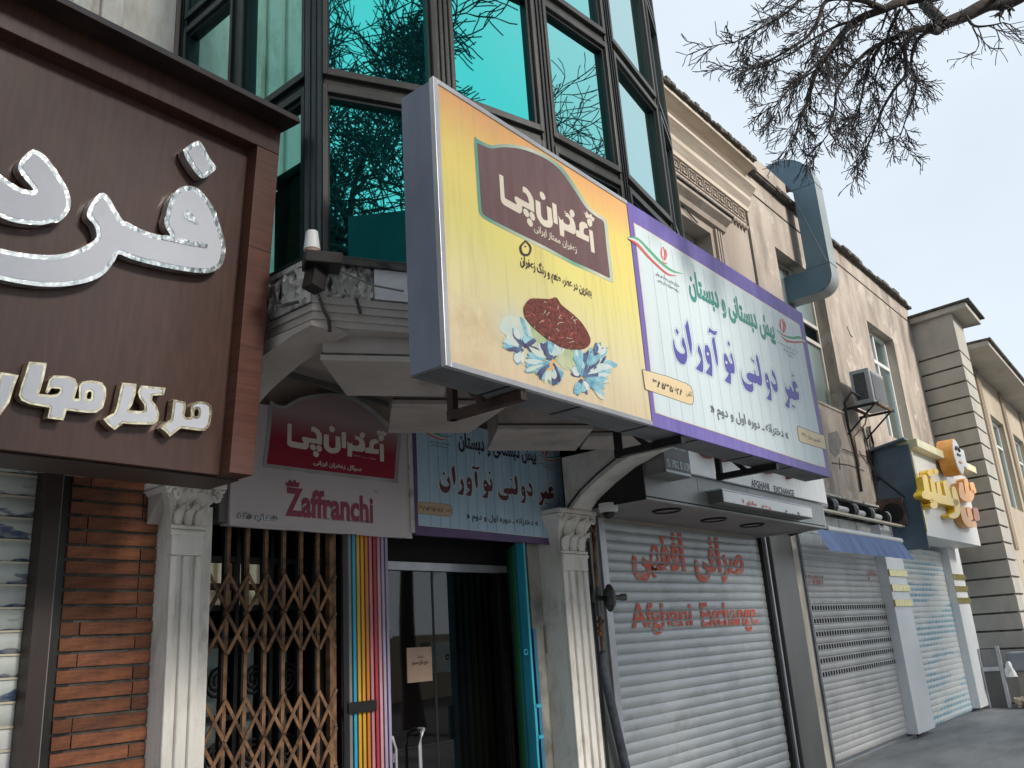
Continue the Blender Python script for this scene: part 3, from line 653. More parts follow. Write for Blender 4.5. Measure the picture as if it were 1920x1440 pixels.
# printed yellow face
def gradmat(name, stops, axis='Z', lo=0, hi=1, noise=.06, streak=None):
    m = bpy.data.materials.new(name); m.use_nodes = True; nt = m.node_tree; b = nt.nodes['Principled BSDF']; N = nt.nodes.new; L = nt.links.new
    b.inputs['Roughness'].default_value = .45
    tc = N('ShaderNodeTexCoord'); sp = N('ShaderNodeSeparateXYZ'); mr = N('ShaderNodeMapRange'); mr.inputs[1].default_value = lo; mr.inputs[2].default_value = hi
    nz = N('ShaderNodeTexNoise'); nz.inputs['Scale'].default_value = 3; nz.inputs['Detail'].default_value = 5
    ad = N('ShaderNodeMath'); ad.operation = 'MULTIPLY_ADD'; ad.inputs[1].default_value = noise*2; 
    L(tc.outputs['Object'], sp.inputs[0]); L(sp.outputs[axis], mr.inputs[0]); L(tc.outputs['Object'], nz.inputs[0]); L(nz.outputs[0], ad.inputs[0]); L(mr.outputs[0], ad.inputs[2])
    rp = N('ShaderNodeValToRGB'); el = rp.color_ramp.elements
    while len(el) < len(stops): el.new(.5)
    for e_, (p_, c_) in zip(el, stops): e_.position = p_+noise; e_.color = (*c_, 1)
    L(ad.outputs[0], rp.inputs[0]); L(rp.outputs[0], b.inputs['Base Color'])
    if streak:
        mp = N('ShaderNodeMapping'); mp.inputs['Scale'].default_value = (9, 1, .5); n2 = N('ShaderNodeTexNoise'); n2.inputs['Scale'].default_value = 4; n2.inputs['Detail'].default_value = 4
        L(tc.outputs['Object'], mp.inputs[0]); L(mp.outputs[0], n2.inputs[0]); mx = N('ShaderNodeMix'); mx.data_type = 'RGBA'
        r2 = N('ShaderNodeMapRange'); r2.inputs[1].default_value = .5; r2.inputs[2].default_value = .8; r2.inputs[3].default_value = 0; r2.inputs[4].default_value = streak[1]
        L(n2.outputs[0], r2.inputs[0]); L(r2.outputs[0], mx.inputs[0]); L(rp.outputs[0], mx.inputs[6]); mx.inputs[7].default_value = (*streak[0], 1); L(mx.outputs[2], b.inputs['Base Color'])
    return m
def add_stain(m, c, r, col):
    nt = m.node_tree; N = nt.nodes.new; L = nt.links.new; b = nt.nodes['Principled BSDF']; src = b.inputs['Base Color'].links[0].from_socket
    ge = N('ShaderNodeNewGeometry'); ds = N('ShaderNodeVectorMath'); ds.operation = 'DISTANCE'; ds.inputs[1].default_value = c; L(ge.outputs['Position'], ds.inputs[0])
    nz = N('ShaderNodeTexNoise'); nz.inputs['Scale'].default_value = 9; nz.inputs['Detail'].default_value = 7; nz.inputs['Roughness'].default_value = .7; L(ge.outputs['Position'], nz.inputs[0])
    mr = N('ShaderNodeMapRange'); mr.inputs[1].default_value = r*.2; mr.inputs[2].default_value = r; mr.inputs[3].default_value = 1; mr.inputs[4].default_value = 0; L(ds.outputs['Value'], mr.inputs[0])
    r2 = N('ShaderNodeMapRange'); r2.inputs[1].default_value = .35; r2.inputs[2].default_value = .65; L(nz.outputs[0], r2.inputs[0])
    ml = N('ShaderNodeMath'); ml.operation = 'MULTIPLY'; L(mr.outputs[0], ml.inputs[0]); L(r2.outputs[0], ml.inputs[1]); m2 = N('ShaderNodeMath'); m2.operation = 'MULTIPLY'; m2.inputs[1].default_value = .7; L(ml.outputs[0], m2.inputs[0])
    mx = N('ShaderNodeMix'); mx.data_type = 'RGBA'; L(m2.outputs[0], mx.inputs[0]); L(src, mx.inputs[6]); mx.inputs[7].default_value = (*col, 1); L(mx.outputs[2], b.inputs['Base Color'])
YFACE = gradmat('yellow_print', [(0, (.68, .55, .38)), (.22, (.72, .65, .41)), (.5, (.74, .67, .22)), (.78, (.78, .62, .17)), (.97, (.80, .42, .16))], 'Z', SZ0, SZ1, .05, ((.5, .42, .2), .5))
add_stain(YFACE, tuple(on(892, 625, 'y', SY)), .26, (.52, .36, .20)); add_stain(YFACE, tuple(on(960, 610, 'y', SY)), .16, (.56, .60, .52)); add_stain(YFACE, tuple(on(1050, 770, 'y', SY)), .16, (.42, .36, .26))
YF = MB().box(SX0+e, SXM-.002, SY, SY+.011, SZ0+e-.004, SZ1-e+.004).build('yellow_face', YFACE, SG)
PF = MB().box(SXM+.002, SX1+.002, SY-.002, SY+.011, SZ0-.006, SZ1+.005).build('purple_face', mat('purple_print', (.145, .11, .39), (.195, .155, .46), .45, scale=3, stretch=(6, 1, .5)), SG)
MB().box(SX1+.0025, SX1+.006, SY-.002, SY+.19, SZ0-.006, SZ1+.005).build('end_cap', SIGNSIDE, SG)
S1 = lambda o: ypl(SY-o)
dS = (0, -1, 0)
# plate
plate = [(889, 260), (897, 262), (920, 272), (945, 270), (976, 273), (1007, 283), (1032, 296), (1054, 314), (1072, 338), (1088, 362), (1104, 386), (1120, 400), (1134, 409), (1139, 420), (1143, 460), (1150, 522), (1147, 529), (1110, 512), (1068, 493), (1018, 466), (965, 440), (915, 414), (901, 403), (897, 388), (893, 330)]
rimm = gradmat('plate_rim', [(0, (.13, .33, .26)), (.3, (.60, .62, .52)), (.5, (.15, .36, .28)), (.7, (.62, .62, .5)), (.95, (.16, .38, .28))], 'X', 2.5, 3.75, .04)
fd = field([('p', plate)], 1.5)
letters(None, 0, 0, S1(.001), dS, 0, fd).build('plate_rim', rimm, YF)
PLATE = mat('plate_brown', (.125, .065, .068), (.165, .095, .098), .45, scale=3, stretch=(6, 1, .6))
letters(None, 0, -6, S1(.002), dS, 0, fd).build('plate', PLATE, YF)
# saffron wordmark, traced
def T2(l, k=3.6, ox=740, oy=120): return [(ox+p[0]/k, oy+p[1]/k)+((p[2]/k,) if len(p) > 2 else ()) for p in l]
def ZZ(ox, oy, k): return lambda l: [(ox+p[0]/k, oy+p[1]/k) for p in l]
ZA, ZB_, ZC, ZD = ZZ(1250, 590, 6.8), ZZ(1370, 640, 6.8), ZZ(920, 310, 7.93), ZZ(1020, 360, 7.935)
LOGO = [[('q', ZC([(125, 128), (188, 162), (198, 330), (208, 470), (220, 492), (385, 585), (388, 570), (362, 520), (355, 485), (362, 462), (385, 465), (460, 510), (570, 570), (570, 540), (555, 480), (530, 430), (505, 405), (478, 400), (476, 318), (486, 312), (535, 340), (590, 410), (630, 490), (643, 560), (650, 702), (560, 650), (465, 600), (470, 650), (458, 705), (430, 716), (380, 690), (200, 590), (165, 550), (148, 500), (140, 350)]))],
        [('p', ZC([(510, 642), (550, 672), (572, 735), (558, 770), (520, 755), (488, 700), (486, 660)]))], [('p', ZC([(600, 690), (640, 722), (660, 785), (645, 822), (608, 805), (580, 750), (580, 708)]))], [('p', ZC([(565, 785), (605, 815), (628, 875), (610, 914), (572, 895), (542, 840), (545, 798)]))],
        [('q', ZC([(665, 508), (738, 550), (748, 700), (755, 755), (780, 800)])+ZD([(20, 420), (52, 425), (55, 400), (48, 300), (38, 205), (108, 245), (120, 350), (132, 450), (125, 500), (100, 528), (60, 530), (0, 510)])+ZC([(790, 905), (740, 855), (690, 770), (675, 700)]))],
        [('p', ZC([(740, 390), (775, 405), (805, 450), (815, 490), (790, 515), (755, 495), (730, 430)]))],
        [('q', ZD([(120, 155), (183, 190), (195, 330), (207, 487), (145, 455), (132, 300)]))],
        [('q', ZD([(212, 345), (240, 400), (262, 420), (282, 400), (290, 450), (330, 480), (370, 492), (385, 470), (385, 430), (365, 390), (345, 370), (320, 360), (312, 335), (330, 345), (335, 330), (310, 325), (308, 310), (340, 305), (365, 330), (385, 352), (425, 385), (455, 450), (470, 520), (473, 600), (460, 628), (430, 625), (300, 560), (300, 672), (240, 640), (230, 520), (222, 430)]))], [('p', ZD([(400, 262), (432, 275), (455, 330), (445, 370), (412, 372), (388, 340), (380, 290)]))], [('q', ZD([(308, 275), (325, 288), (318, 302), (304, 292)]))],
        [('q', ZD([(475, 562), (525, 580), (528, 540), (522, 490), (535, 455), (565, 440), (605, 450), (640, 480), (655, 535), (600, 540), (588, 570), (590, 610), (605, 635), (668, 660), (668, 745), (560, 695), (480, 655)]))],
        [('q', ZD([(668, 555), (722, 582), (740, 740), (756, 912), (702, 885), (685, 720)]))], [('p', ZD([(680, 395), (710, 425), (716, 490), (690, 518), (658, 490), (640, 430), (652, 400)]))],
        [('q', ZD([(585, 298), (625, 318), (632, 275), (652, 320), (680, 345), (702, 318), (715, 365), (755, 395), (735, 440), (715, 432), (700, 400), (670, 380), (640, 392), (620, 370), (612, 330)]))]]
CREAMT = mat('cream_print', (.66, .60, .50), (.70, .64, .54), .5, scale=3)
for g in LOGO: letters(g, .7, 0, S1(.003), dS).build('letter', CREAMT, YF)
bl = S1(0)(1124, 470)
def pxtext(name, body, y, pL, pR, pT, pB, m, parent, **k):
    """pL,pR: pixels of left / right ends; pT,pB: pixels of top / bottom"""
    return text_on(name, body, y, on(*pL, 'y', y).x, on(*pR, 'y', y).x, on(*pB, 'y', y).z, on(*pT, 'y', y).z, m, parent, **k)
pxtext('lettering', 'زعفران ممتاز ایرانی', SY-.003, (1001, 430), (1081, 465), (1003, 420), (1003, 437), CREAMT, YF, bold=.02)
INK = mat('brown_ink', (.055, .025, .035), rough=.5)
pxtext('lettering', 'بهترین در عطر، طعم و رنگ زعفران', SY-.002, (976, 500), (1111, 570), (980, 476), (980, 506), INK, YF, bold=.022)
letters([('s', [(985, 452, 1.6), (976, 463, 2.0), (980, 476, 2.0), (991, 477, 2.0), (995, 464, 1.8), (987, 453, 1.4)]), ('s', [(985, 462, 1.6)])], .7, 0, S1(.002), dS).build('letter', INK, YF)
# flowers and saffron bowl (flat print)
def T3(l): return [(820+p[0]/3.4286, 420+p[1]/3.4286)+((p[2]/3.4286,) if len(p) > 2 else ()) for p in l]
pale = mat('petal_pale', (.46, .60, .62), (.62, .68, .58), .5, scale=9, lo=.3, hi=.6); teal = mat('petal_teal', (.06, .26, .40), (.30, .55, .62), .5, scale=14, stretch=(1, 1, 2), lo=.3, hi=.6)
deep = mat('petal_deep', (.06, .045, .11), (.12, .20, .34), .5, scale=12, lo=.35, hi=.65); leafg = mat('print_green', (.36, .48, .24), (.56, .60, .40), .5, scale=12)
def printp(l, m, o, nm='print', sm=True): letters([('p' if sm else 'q', T3(l))], 1.0, 0, S1(o), dS).build(nm, m, YF)
printp([(400, 650), (440, 590), (520, 600), (600, 640), (640, 760), (600, 800), (480, 740), (410, 690)], pale, .0010)
printp([(590, 590), (640, 640), (760, 740), (870, 800), (900, 880), (840, 940), (780, 900), (700, 800), (620, 740)], leafg, .0013)
printp([(530, 600), (560, 620), (585, 720), (560, 700)], teal, .0018)
STAM = lambda: letters([('s', T3([(750, 880, 9), (728, 905, 9), (745, 925, 8), (705, 940, 6)]))], .7, 0, S1(.0046), dS).build('print', mat('stamen', (.75, .42, .16), rough=.5), YF)
rndp = random.Random(3)
def petals(cx, cy, spans, n, lay):
    groups = {}
    for k in range(n):
        a0_, a1_, r0_, r1_ = rndp.choice(spans); a = math.radians(rndp.uniform(a0_, a1_)); r = rndp.uniform(r0_, r1_); i = rndp.uniform(.08, .55)
        bend = rndp.uniform(-.25, .25); q = [(cx+r*t*math.cos(a+bend*t), cy-r*t*math.sin(a+bend*t), w) for t, w in ((i, 3), (i+(1-i)*.4, rndp.uniform(9, 20)), (i+(1-i)*.75, rndp.uniform(9, 19)), (1, 4))]
        m = rndp.choice([teal, teal, pale, mat_sky, mat_ice]) if i > .25 else rndp.choice([deep, deep, teal]); groups.setdefault((m.name, k % 3), (m, []))[1].append(('s', T3(q)))
    for j, (m, g) in enumerate(groups.values()): letters(g, .9, 0, S1(lay+.00012*j), dS).build('petal_print', m, YF, kind='stuff')
mat_sky = mat('petal_sky', (.16, .42, .56), (.36, .62, .70), .5, scale=20); mat_ice = mat('petal_ice', (.52, .66, .70), (.66, .70, .66), .5, scale=20)
petals(745, 880, [(150, 215, 150, 190), (100, 150, 110, 150), (60, 100, 80, 120), (215, 262, 110, 150), (262, 300, 100, 170)], 90, .0028)
petals(560, 800, [(120, 190, 110, 150), (190, 250, 60, 110), (30, 110, 60, 90)], 40, .0016)
petals(925, 985, [(60, 110, 130, 180), (30, 60, 160, 210), (320, 390, 120, 200), (240, 300, 60, 120), (110, 150, 60, 90)], 80, .0024)
petals(1020, 880, [(40, 100, 90, 130), (300, 360, 90, 140), (200, 300, 60, 110)], 36, .0020)
bowl = [(556, 545), (590, 485), (640, 478), (720, 482), (765, 472), (800, 520), (880, 585), (940, 650), (985, 740), (965, 790), (900, 806), (780, 785), (660, 700), (580, 620)]
STAM()
saff = mat('saffron_print', (.075, .022, .020), (.26, .055, .035), .5, scale=60, lo=.4, hi=.62)
printp(bowl, saff, .0045, 'bowl_print')
for k in range(60):
    a = rndp.uniform(0, 6.28); rr = math.sqrt(rndp.random()); x = 770+rr*190*math.cos(a); y = 640+rr*rr*0+rr*130*math.sin(a)+(x-770)*.45
    b = rndp.uniform(0, 3.14); r = rndp.uniform(14, 34)
    if y > 800 or y < 480: continue
    letters([('l', T3([(x, y, 1.8), (x+r*math.cos(b), y+r*math.sin(b), 1.2)]))], .5, 0, S1(.0052+.00002*k), dS).build('saffron_thread', rndp.choice([REDP, saff, CREAMT, REDL]), YF) if k < 60 else None

# school board print: drawn once for the big board, again (scaled) for the low board over the door
def T4(l): return [(1160+p[0]/4.3636, 360+p[1]/4.3636)+((p[2]/4.3636,) if len(p) > 2 else ()) for p in l]
def T5(l): return [(1160+p[0]/4.3636, 600+p[1]/4.3636)+((p[2]/4.3636,) if len(p) > 2 else ()) for p in l]
BIG = [[('q', ZA([(90, 308), (98, 330), (103, 380), (115, 420), (140, 460), (175, 490), (205, 500), (225, 495), (235, 470), (222, 430), (195, 385), (192, 340), (205, 278), (225, 320), (245, 390), (260, 470), (265, 540), (255, 590), (240, 625), (215, 636), (180, 625), (145, 590), (115, 535), (95, 460), (83, 390), (82, 330)]))],
       [('q', ZA([(128, 172), (156, 228), (138, 258), (110, 205)]))], [('q', ZA([(265, 65), (283, 140), (302, 250), (322, 370), (322, 450), (315, 525), (290, 430), (262, 300), (245, 200), (234, 145), (250, 105)]))],
       [('q', ZA([(404, 378), (430, 430), (452, 510), (466, 600), (468, 680), (462, 740), (420, 722), (375, 690), (380, 672), (420, 620), (437, 575), (420, 520), (398, 472), (396, 440)]))],
       [('q', ZA([(500, 380), (522, 390), (545, 430), (562, 490), (575, 580), (584, 680), (583, 790), (540, 770), (498, 742), (500, 728), (530, 690), (552, 645), (520, 615), (495, 540), (484, 460), (486, 400)]))],
       [('q', ZA([(608, 278), (618, 340), (636, 450), (652, 560), (655, 620), (648, 668), (625, 590), (600, 460), (580, 350), (578, 305)]))], [('q', ZA([(542, 162), (560, 180), (590, 205), (620, 212), (640, 202), (640, 235), (625, 262), (600, 258), (570, 235), (550, 222), (540, 242), (532, 215)]))],
       [('q', ZA([(786, 330), (810, 380), (797, 408), (775, 365)]))],
       [('q', ZA([(738, 492), (755, 500), (780, 545), (800, 600), (820, 628), (835, 622), (838, 600), (815, 545), (812, 515), (820, 475), (835, 510), (855, 590), (868, 670), (868, 740), (855, 754), (820, 745), (822, 800), (820, 890), (780, 870), (742, 842), (745, 830), (775, 785), (792, 750), (760, 715), (738, 640), (728, 560), (730, 505)]))],
       [('q', ZB_([(133, 355), (140, 420), (150, 460), (175, 510), (215, 540), (250, 550), (270, 540), (272, 525), (240, 510), (210, 470), (202, 430), (215, 402), (240, 398), (280, 412), (305, 420), (300, 370), (310, 362), (320, 420), (345, 445), (362, 435), (360, 400), (345, 330), (325, 240), (322, 190), (333, 165), (352, 210), (370, 300), (388, 400), (400, 480), (402, 540), (388, 572), (355, 555), (325, 525), (320, 545), (295, 530), (280, 520), (292, 580), (290, 625), (268, 652), (230, 640), (185, 605), (155, 540), (138, 460), (130, 400)]))],
       [('q', ZB_([(266, 205), (282, 240), (292, 235), (308, 262), (300, 280), (286, 258), (274, 252), (260, 222)]))],
       [('q', ZB_([(527, 352), (550, 390), (575, 450), (592, 530), (602, 600), (596, 640), (578, 652), (550, 620), (528, 570), (510, 510), (518, 502), (545, 545), (570, 548), (580, 530), (560, 480), (530, 430), (524, 390)]))],
       [('q', ZB_([(450, 400), (470, 420), (490, 480), (505, 560), (518, 640), (524, 760), (490, 748), (460, 735), (462, 722), (490, 670), (497, 625), (470, 600), (448, 520), (438, 450), (440, 412)]))],
       [('q', ZB_([(790, 408), (805, 435), (798, 465), (785, 440)]))],
       [('q', ZB_([(697, 555), (715, 600), (735, 615), (750, 600), (752, 570), (765, 575), (790, 630), (805, 645), (800, 610), (785, 560), (786, 520), (800, 500), (825, 515), (850, 560), (852, 590), (828, 600), (835, 640), (870, 655), (874, 750), (850, 740), (830, 754), (800, 745), (775, 725), (755, 735), (752, 850), (725, 845), (695, 815), (700, 800), (725, 750), (735, 715), (715, 670), (697, 620)]))],
       [('q', ZB_([(782, 800), (796, 822), (808, 815), (820, 840), (810, 856), (796, 840), (786, 835), (776, 815)]))]]
HOLES = [ZA([(512, 485), (530, 482), (537, 510), (520, 520)]), ZA([(748, 595), (765, 592), (775, 620), (757, 628)]), ZB_([(458, 495), (470, 493), (477, 515), (463, 518)])]
PRW = mat('print_white', (.58, .68, .72), (.64, .73, .76), .45, scale=2, stretch=(5, 1, .6))
PRB = mat('print_lightblue', (.34, .52, .66), (.46, .62, .74), .45, scale=2, stretch=(4, 1, 1))
PUR = mat('print_purple_text', (.095, .085, .36), rough=.45); MAR = mat('print_maroon_text', (.13, .03, .045), rough=.45)
GRN = mat('print_green_text', (.05, .27, .22), rough=.45); GRY = mat('print_grey_text', (.14, .15, .17), rough=.45); DKT = mat('print_dark_text', (.03, .03, .05), rough=.45)
TAGM = mat('print_tag', (.74, .56, .30), (.78, .64, .42), .45, scale=3); TAGL = mat('print_tag_low', (.50, .36, .24), rough=.5); LINEM = mat('print_line', (.30, .37, .43), rough=.5)
LINE2 = mat('print_line_dark', (.12, .18, .26), rough=.5); REDF = mat('print_red', (.60, .12, .10), rough=.5); GRF = mat('print_flag_green', (.10, .36, .20), rough=.5)
def school_print(face, Mp, white, big, top, small, tagm, linem, rimm_, mirror=False, low=False):
    pl = lambda o: (lambda x, y: Mp(x, y, o))
    fd = field([('p', [(1191, 432), (1192, 426), (1199, 425), (1300, 487), (1400, 549), (1488, 603), (1496, 610), (1500, 620), (1518, 720), (1545, 864), (1544, 871), (1537, 873), (1450, 845), (1340, 808), (1242, 777), (1232, 770), (1228, 760), (1212, 610)])], 2.0)
    letters(None, 0, 1.2, pl(.0006), dS, 0, fd).build('field_border', rimm_, face)
    letters(None, 0, 0, pl(.001), dS, 0, fd).build('white_field', white, face)
    if big is None: return
    for g in BIG:
        f = field(g, .6)
        if not low: letters(None, 0, 2.4, pl(.0018), dS, 0, f).build('letter_outline', linem, face); 
        letters(None, 0, 1.8, pl(.0021), dS, 0, f).build('letter_edge', white if not low else PRW, face)
        letters(None, 0, 0, pl(.0027), dS, 0, f).build('letter', big, face)
    for h_ in HOLES: letters([('p', h_)], .5, 0, pl(.0032), dS).build('letter_counter', white if not low else PRW, face)
    for sh in ([(195, 405), (400, 462), (550, 518), (590, 545), (606, 590), (613, 650), (605, 692), (560, 684), (400, 628), (218, 566)], [(1462, 880), (1470, 868), (1560, 905), (1680, 945), (1701, 1062), (1600, 1030), (1495, 1000), (1478, 985), (1468, 930)]):
        f = field([('q', T5(sh))], 1.2)
        letters(None, 0, .8, pl(.0012), dS, 0, f).build('tag_border', GRY, face); letters(None, 0, -.4, pl(.0022), dS, 0, f).build('tag', tagm, face)
    rib = [([(80, 372, 4), (150, 385, 13), (240, 470, 12), (340, 570, 10), (430, 640, 8), (520, 668, 2)], GRF, .0020), ([(80, 378, 4), (150, 405, 12), (240, 500, 11), (340, 600, 9), (420, 665, 8), (490, 680, 2)], PRW, .0024), ([(84, 384, 3), (150, 425, 10), (240, 525, 9), (340, 622, 8), (410, 675, 7), (470, 684, 2)], REDF, .0028),
           ([(1295, 1130, 2), (1350, 1175, 8), (1420, 1195, 10), (1480, 1190, 10), (1525, 1222, 3)], GRF, .0020), ([(1310, 1150, 2), (1360, 1195, 8), (1430, 1212, 8), (1490, 1210, 8), (1525, 1224, 3)], PRW, .0024), ([(1330, 1175, 2), (1375, 1215, 7), (1430, 1228, 6), (1490, 1226, 6), (1524, 1230, 2)], REDF, .0028)]
    for q, m, o in rib: letters([('s', T4(q))], 1, 0, pl(o), dS).build('ribbon', m, face)
    for dx, dy in ((0, 0), (973, 590)):
        g = [('s', T4([(352+dx, 455+dy, 4), (348+dx, 505+dy, 6), (362+dx, 548+dy, 3)])), ('s', T4([(366+dx, 450+dy, 4), (378+dx, 500+dy, 6), (372+dx, 560+dy, 4)])), ('s', T4([(384+dx, 470+dy, 3), (392+dx, 520+dy, 5), (380+dx, 555+dy, 3)])), ('l', T4([(352+dx, 572+dy, 4), (395+dx, 588+dy, 4)]))]
        letters(g, .7, 0, pl(.0022), dS).build('emblem', REDF, face)
    def tx(body, pL, pR, pT, pB, m, bold, nm='lettering'):
        a, b, c, d = [Mp(*q, .003) for q in (pL, pR, pT, pB)]
        return text_on(nm, body, a.y, a.x, b.x, d.z, c.z, m, face, bold=bold)
    tx('پیش دبستانی و دبستان', T4([(578, 800)])[0], T4([(1275, 1150)])[0], T4([(640, 665)])[0], T4([(640, 930)])[0], top, .035)
    tx('« دخترانه ـ دوره اول و دوم »', T5([(752, 730)])[0], T5([(1390, 950)])[0], T5([(810, 690)])[0], T5([(810, 815)])[0], small, .02)
    tx('تلفن:', T5([(548, 600)])[0], T5([(600, 620)])[0], T5([(570, 578)])[0], T5([(570, 630)])[0], DKT, .0)
    tx('۳۸۵۳۵۶۲۸', T5([(278, 500)])[0], T5([(528, 590)])[0], T5([(290, 472)])[0], T5([(290, 540)])[0], DKT, .03)['kind'] = 'stuff'
    tx('تاسیس سال : ۱۳۹۱', T5([(1500, 945)])[0], T5([(1648, 990)])[0], T5([(1520, 925)])[0], T5([(1520, 965)])[0], DKT, .0)['kind'] = 'stuff'
    for r_, (a, b, c, d) in enumerate((((305, 690), (490, 740), (320, 655), (320, 690)), ((318, 720), (488, 790), (340, 712), (340, 745)))):
        tx('سازمان مدارس و مراکز غیر دولتی' if r_ == 0 else 'و توسعه مشارکت های مردمی', T4([a])[0], T4([b])[0], T4([c])[0], T4([d])[0], DKT, .01)
    for r_, (a, b, c, d) in enumerate((((1300, 1210), (1465, 1290), (1310, 1212), (1310, 1240)), ((1345, 1270), (1440, 1320), (1350, 1266), (1350, 1294)), ((1380, 1325), (1425, 1350), (1385, 1318), (1385, 1342)))):
        tx(('اداره کل آموزش و پرورش', 'خراسان رضوی', 'ناحیه')[r_], T4([a])[0], T4([b])[0], T4([c])[0], T4([d])[0], DKT, .0)
    for k in range(15):
        u = (k+.5)/15
        xt = 1203+(1492-1203)*(u**.92); yt = 427+(605-427)*(u**.92)+3
        A = Mp(xt, yt, .0014); zb = Mp(1300, 794, .0014).z
        MB().add([(A.x-.0018, A.y, zb), (A.x+.0018, A.y, zb), (A.x+.0018, A.y, A.z-.012), (A.x-.0018, A.y, A.z-.012)], [(0, 1, 2, 3)]).build('panel_line', linem, face)
school_print(PF, lambda x, y, o: on(x, y, 'y', SY-.002-o), PRW, PUR, GRN, GRY, TAGM, LINEM, TAGM)
# steel brackets under the sign
RUSTD = mat('dark_rust', (.022, .012, .010), (.06, .03, .022), .7, scale=10)
for i, x in enumerate((2.69, 4.03, 5.26)):
    lab = ('black steel bracket under the yellow end of the long sign', 'black steel bracket under the middle of the long sign', 'black steel bracket under the purple end of the long sign')[i]
    b = thing('steel_bracket', lab, 'bracket', (x, 2.3, 2.58), 'steel brackets under the long sign')
    MB().bar((x, SY+.01, SZ0-.03), (x, 2.50, SZ0-.03), .04).build('arm', BLACKI if i else RUSTD, b)
    MB().bar((x, 2.48, SZ0-.05), (x, 2.48, 2.94), .035).build('riser', BLACKI if i else RUSTD, b)
    MB().bar((x, 2.465, 2.78), (x, 2.30, SZ0-.012), .03).build('strut', BLACKI if i else RUSTD, b)
# ================================================================ brown sign with raised letters
BSL = .0975; bN = Vector((0, -1, -BSL)).normalized()          # the face leans out at the top
def bface(off):        # plane of the sign front moved inwards by off
    P0 = Vector((0, 3.08+off, 2.36)); n = Vector((0, 1, BSL))
    def f(px, py):
        d = ray(px, py); return EYE + d*((P0-EYE).dot(n)/d.dot(n))
    return f
def yb(z, off=0): return 3.08+off-BSL*(z-2.36)
BS = thing('brown_sign', 'brown wood-look sign box with big silver rimmed letters leaning over the left shop', 'sign', (.6, 3.2, 2.36))
X0, X1 = -2.2, 2.09; Z0, Z1 = 2.36, 3.96
def slab(x0, x1, o0, o1, z0, z1, name, m, par=BS, bevel=0, label=None):
    return MB().extr([(x0, yb(z0, o0), z0), (x0, yb(z0, o1), z0), (x0, yb(z1, o1), z1), (x0, yb(z1, o0), z1)], (x1-x0, 0, 0)).build(name, m, par, bevel=bevel, label=label)
fi = bface(0)(487, 283); fb = bface(0)(437, 897); fw = (X1-fi.x)
FW = .115
slab(X0, X1-FW, .07, .10, Z0+.002, Z1-.02, 'face_panel', WOODB)
slab(X1-FW, X1, 0, .32, Z0, Z1-.13, 'side_frame', WOODH, bevel=.002)
slab(X0, X1, 0, .32, Z1-.128, Z1, 'top_frame', WOODB, bevel=.002)
for z in (2.9, 3.35): slab(X1-FW, X1, -.001, .0, z, z+.003, 'frame_joint', WOODDARK)
mb = MB(); mb.extr([(X0, 2.80, 3.945), (X0, 2.815, 3.985), (X0, 2.90, 4.01), (X0, 3.4, 4.01), (X0, 3.4, 3.965), (X0, 2.95, 3.961)], (X1+.02-X0, 0, 0)); mb.build('hood', WOODDARK, BS, bevel=.004)
MB().box(X0, X1-.001, 3.185, 3.42, Z0-.006, Z0+.0).build('underside', mat('brown_underside', (.03, .018, .016), (.055, .032, .026), .5, scale=2), BS)
MB().box(X0, X1-.01, 3.185, 3.40, Z0+.003, Z1-.01).build('box_body', WOODDARK, BS)
C1 = lambda l: [(p[0]/3.4286, p[1]/3.4286)+tuple(q/3.4286 for q in p[2:]) for p in l]
C2 = lambda l: [(p[0]/3.4286, 400+p[1]/3.4286)+tuple(q/3.4286 for q in p[2:]) for p in l]
FR_ = C1([(1215, 1195), (1290, 1225), (1370, 1330)]) + C2([(1400, 30), (1445, 180), (1450, 250), (1425, 335), (1360, 378), (1280, 382), (1150, 365), (1000, 335), (850, 295), (765, 262), (740, 300), (680, 380), (600, 430), (480, 460), (350, 472), (200, 462), (0, 425), (-230, 355), (-420, 260), (-430, 180), (-380, 120), (-200, 165), (0, 225), (150, 255), (300, 268), (430, 255), (560, 203), (615, 162), (622, 130), (602, 70)]) + C1([(560, 1390), (578, 1320), (640, 1245), (690, 1255), (745, 1345), (790, 1415)]) + C2([(830, 60), (880, 90), (970, 125), (1060, 145), (1095, 140), (1065, 90), (1056, 30)]) + C1([(1063, 1395), (1092, 1290), (1145, 1215)])
DA = C1([(215, 962), (290, 1000), (370, 1105), (430, 1205), (455, 1290), (440, 1365), (380, 1425)])+C2([(330, 60), (250, 75), (100, 60), (0, 22), (-120, -40), (-180, -100)])+C1([(-180, 1180), (-140, 1100), (-60, 1090), (0, 1120), (60, 1165), (130, 1208), (210, 1225), (205, 1205), (160, 1150), (118, 1090), (128, 1040), (168, 990)])
DOT = C1([(1180, 975), (1200, 945), (1265, 906), (1300, 925), (1345, 1010), (1388, 1070), (1375, 1100), (1310, 1145), (1270, 1125), (1215, 1050)])
def raised(nm, fdd, step, rim, rimM, off, thick, label=None, facep=.002):
    o = letters(None, 0, 0, bface(off), bN, thick, fdd).build(nm, rimM, BS, label=label)
    sd = letters(None, 0, .35, bface(off+.004), bN, thick, fdd).build('letter_side', LSIDE, o)
    letters(None, 0, -rim, bface(off-facep), bN, 0, fdd).build('letter_face', LFACE, o)
    return o
for sh, nm in ((FR_, 'letter'), (DA, 'letter'), (DOT, 'letter_dot')):
    fdd = field([('p', sh)], 1.6); raised(nm, fdd, 1.6, 8.5, SILVERL, .015, .045)
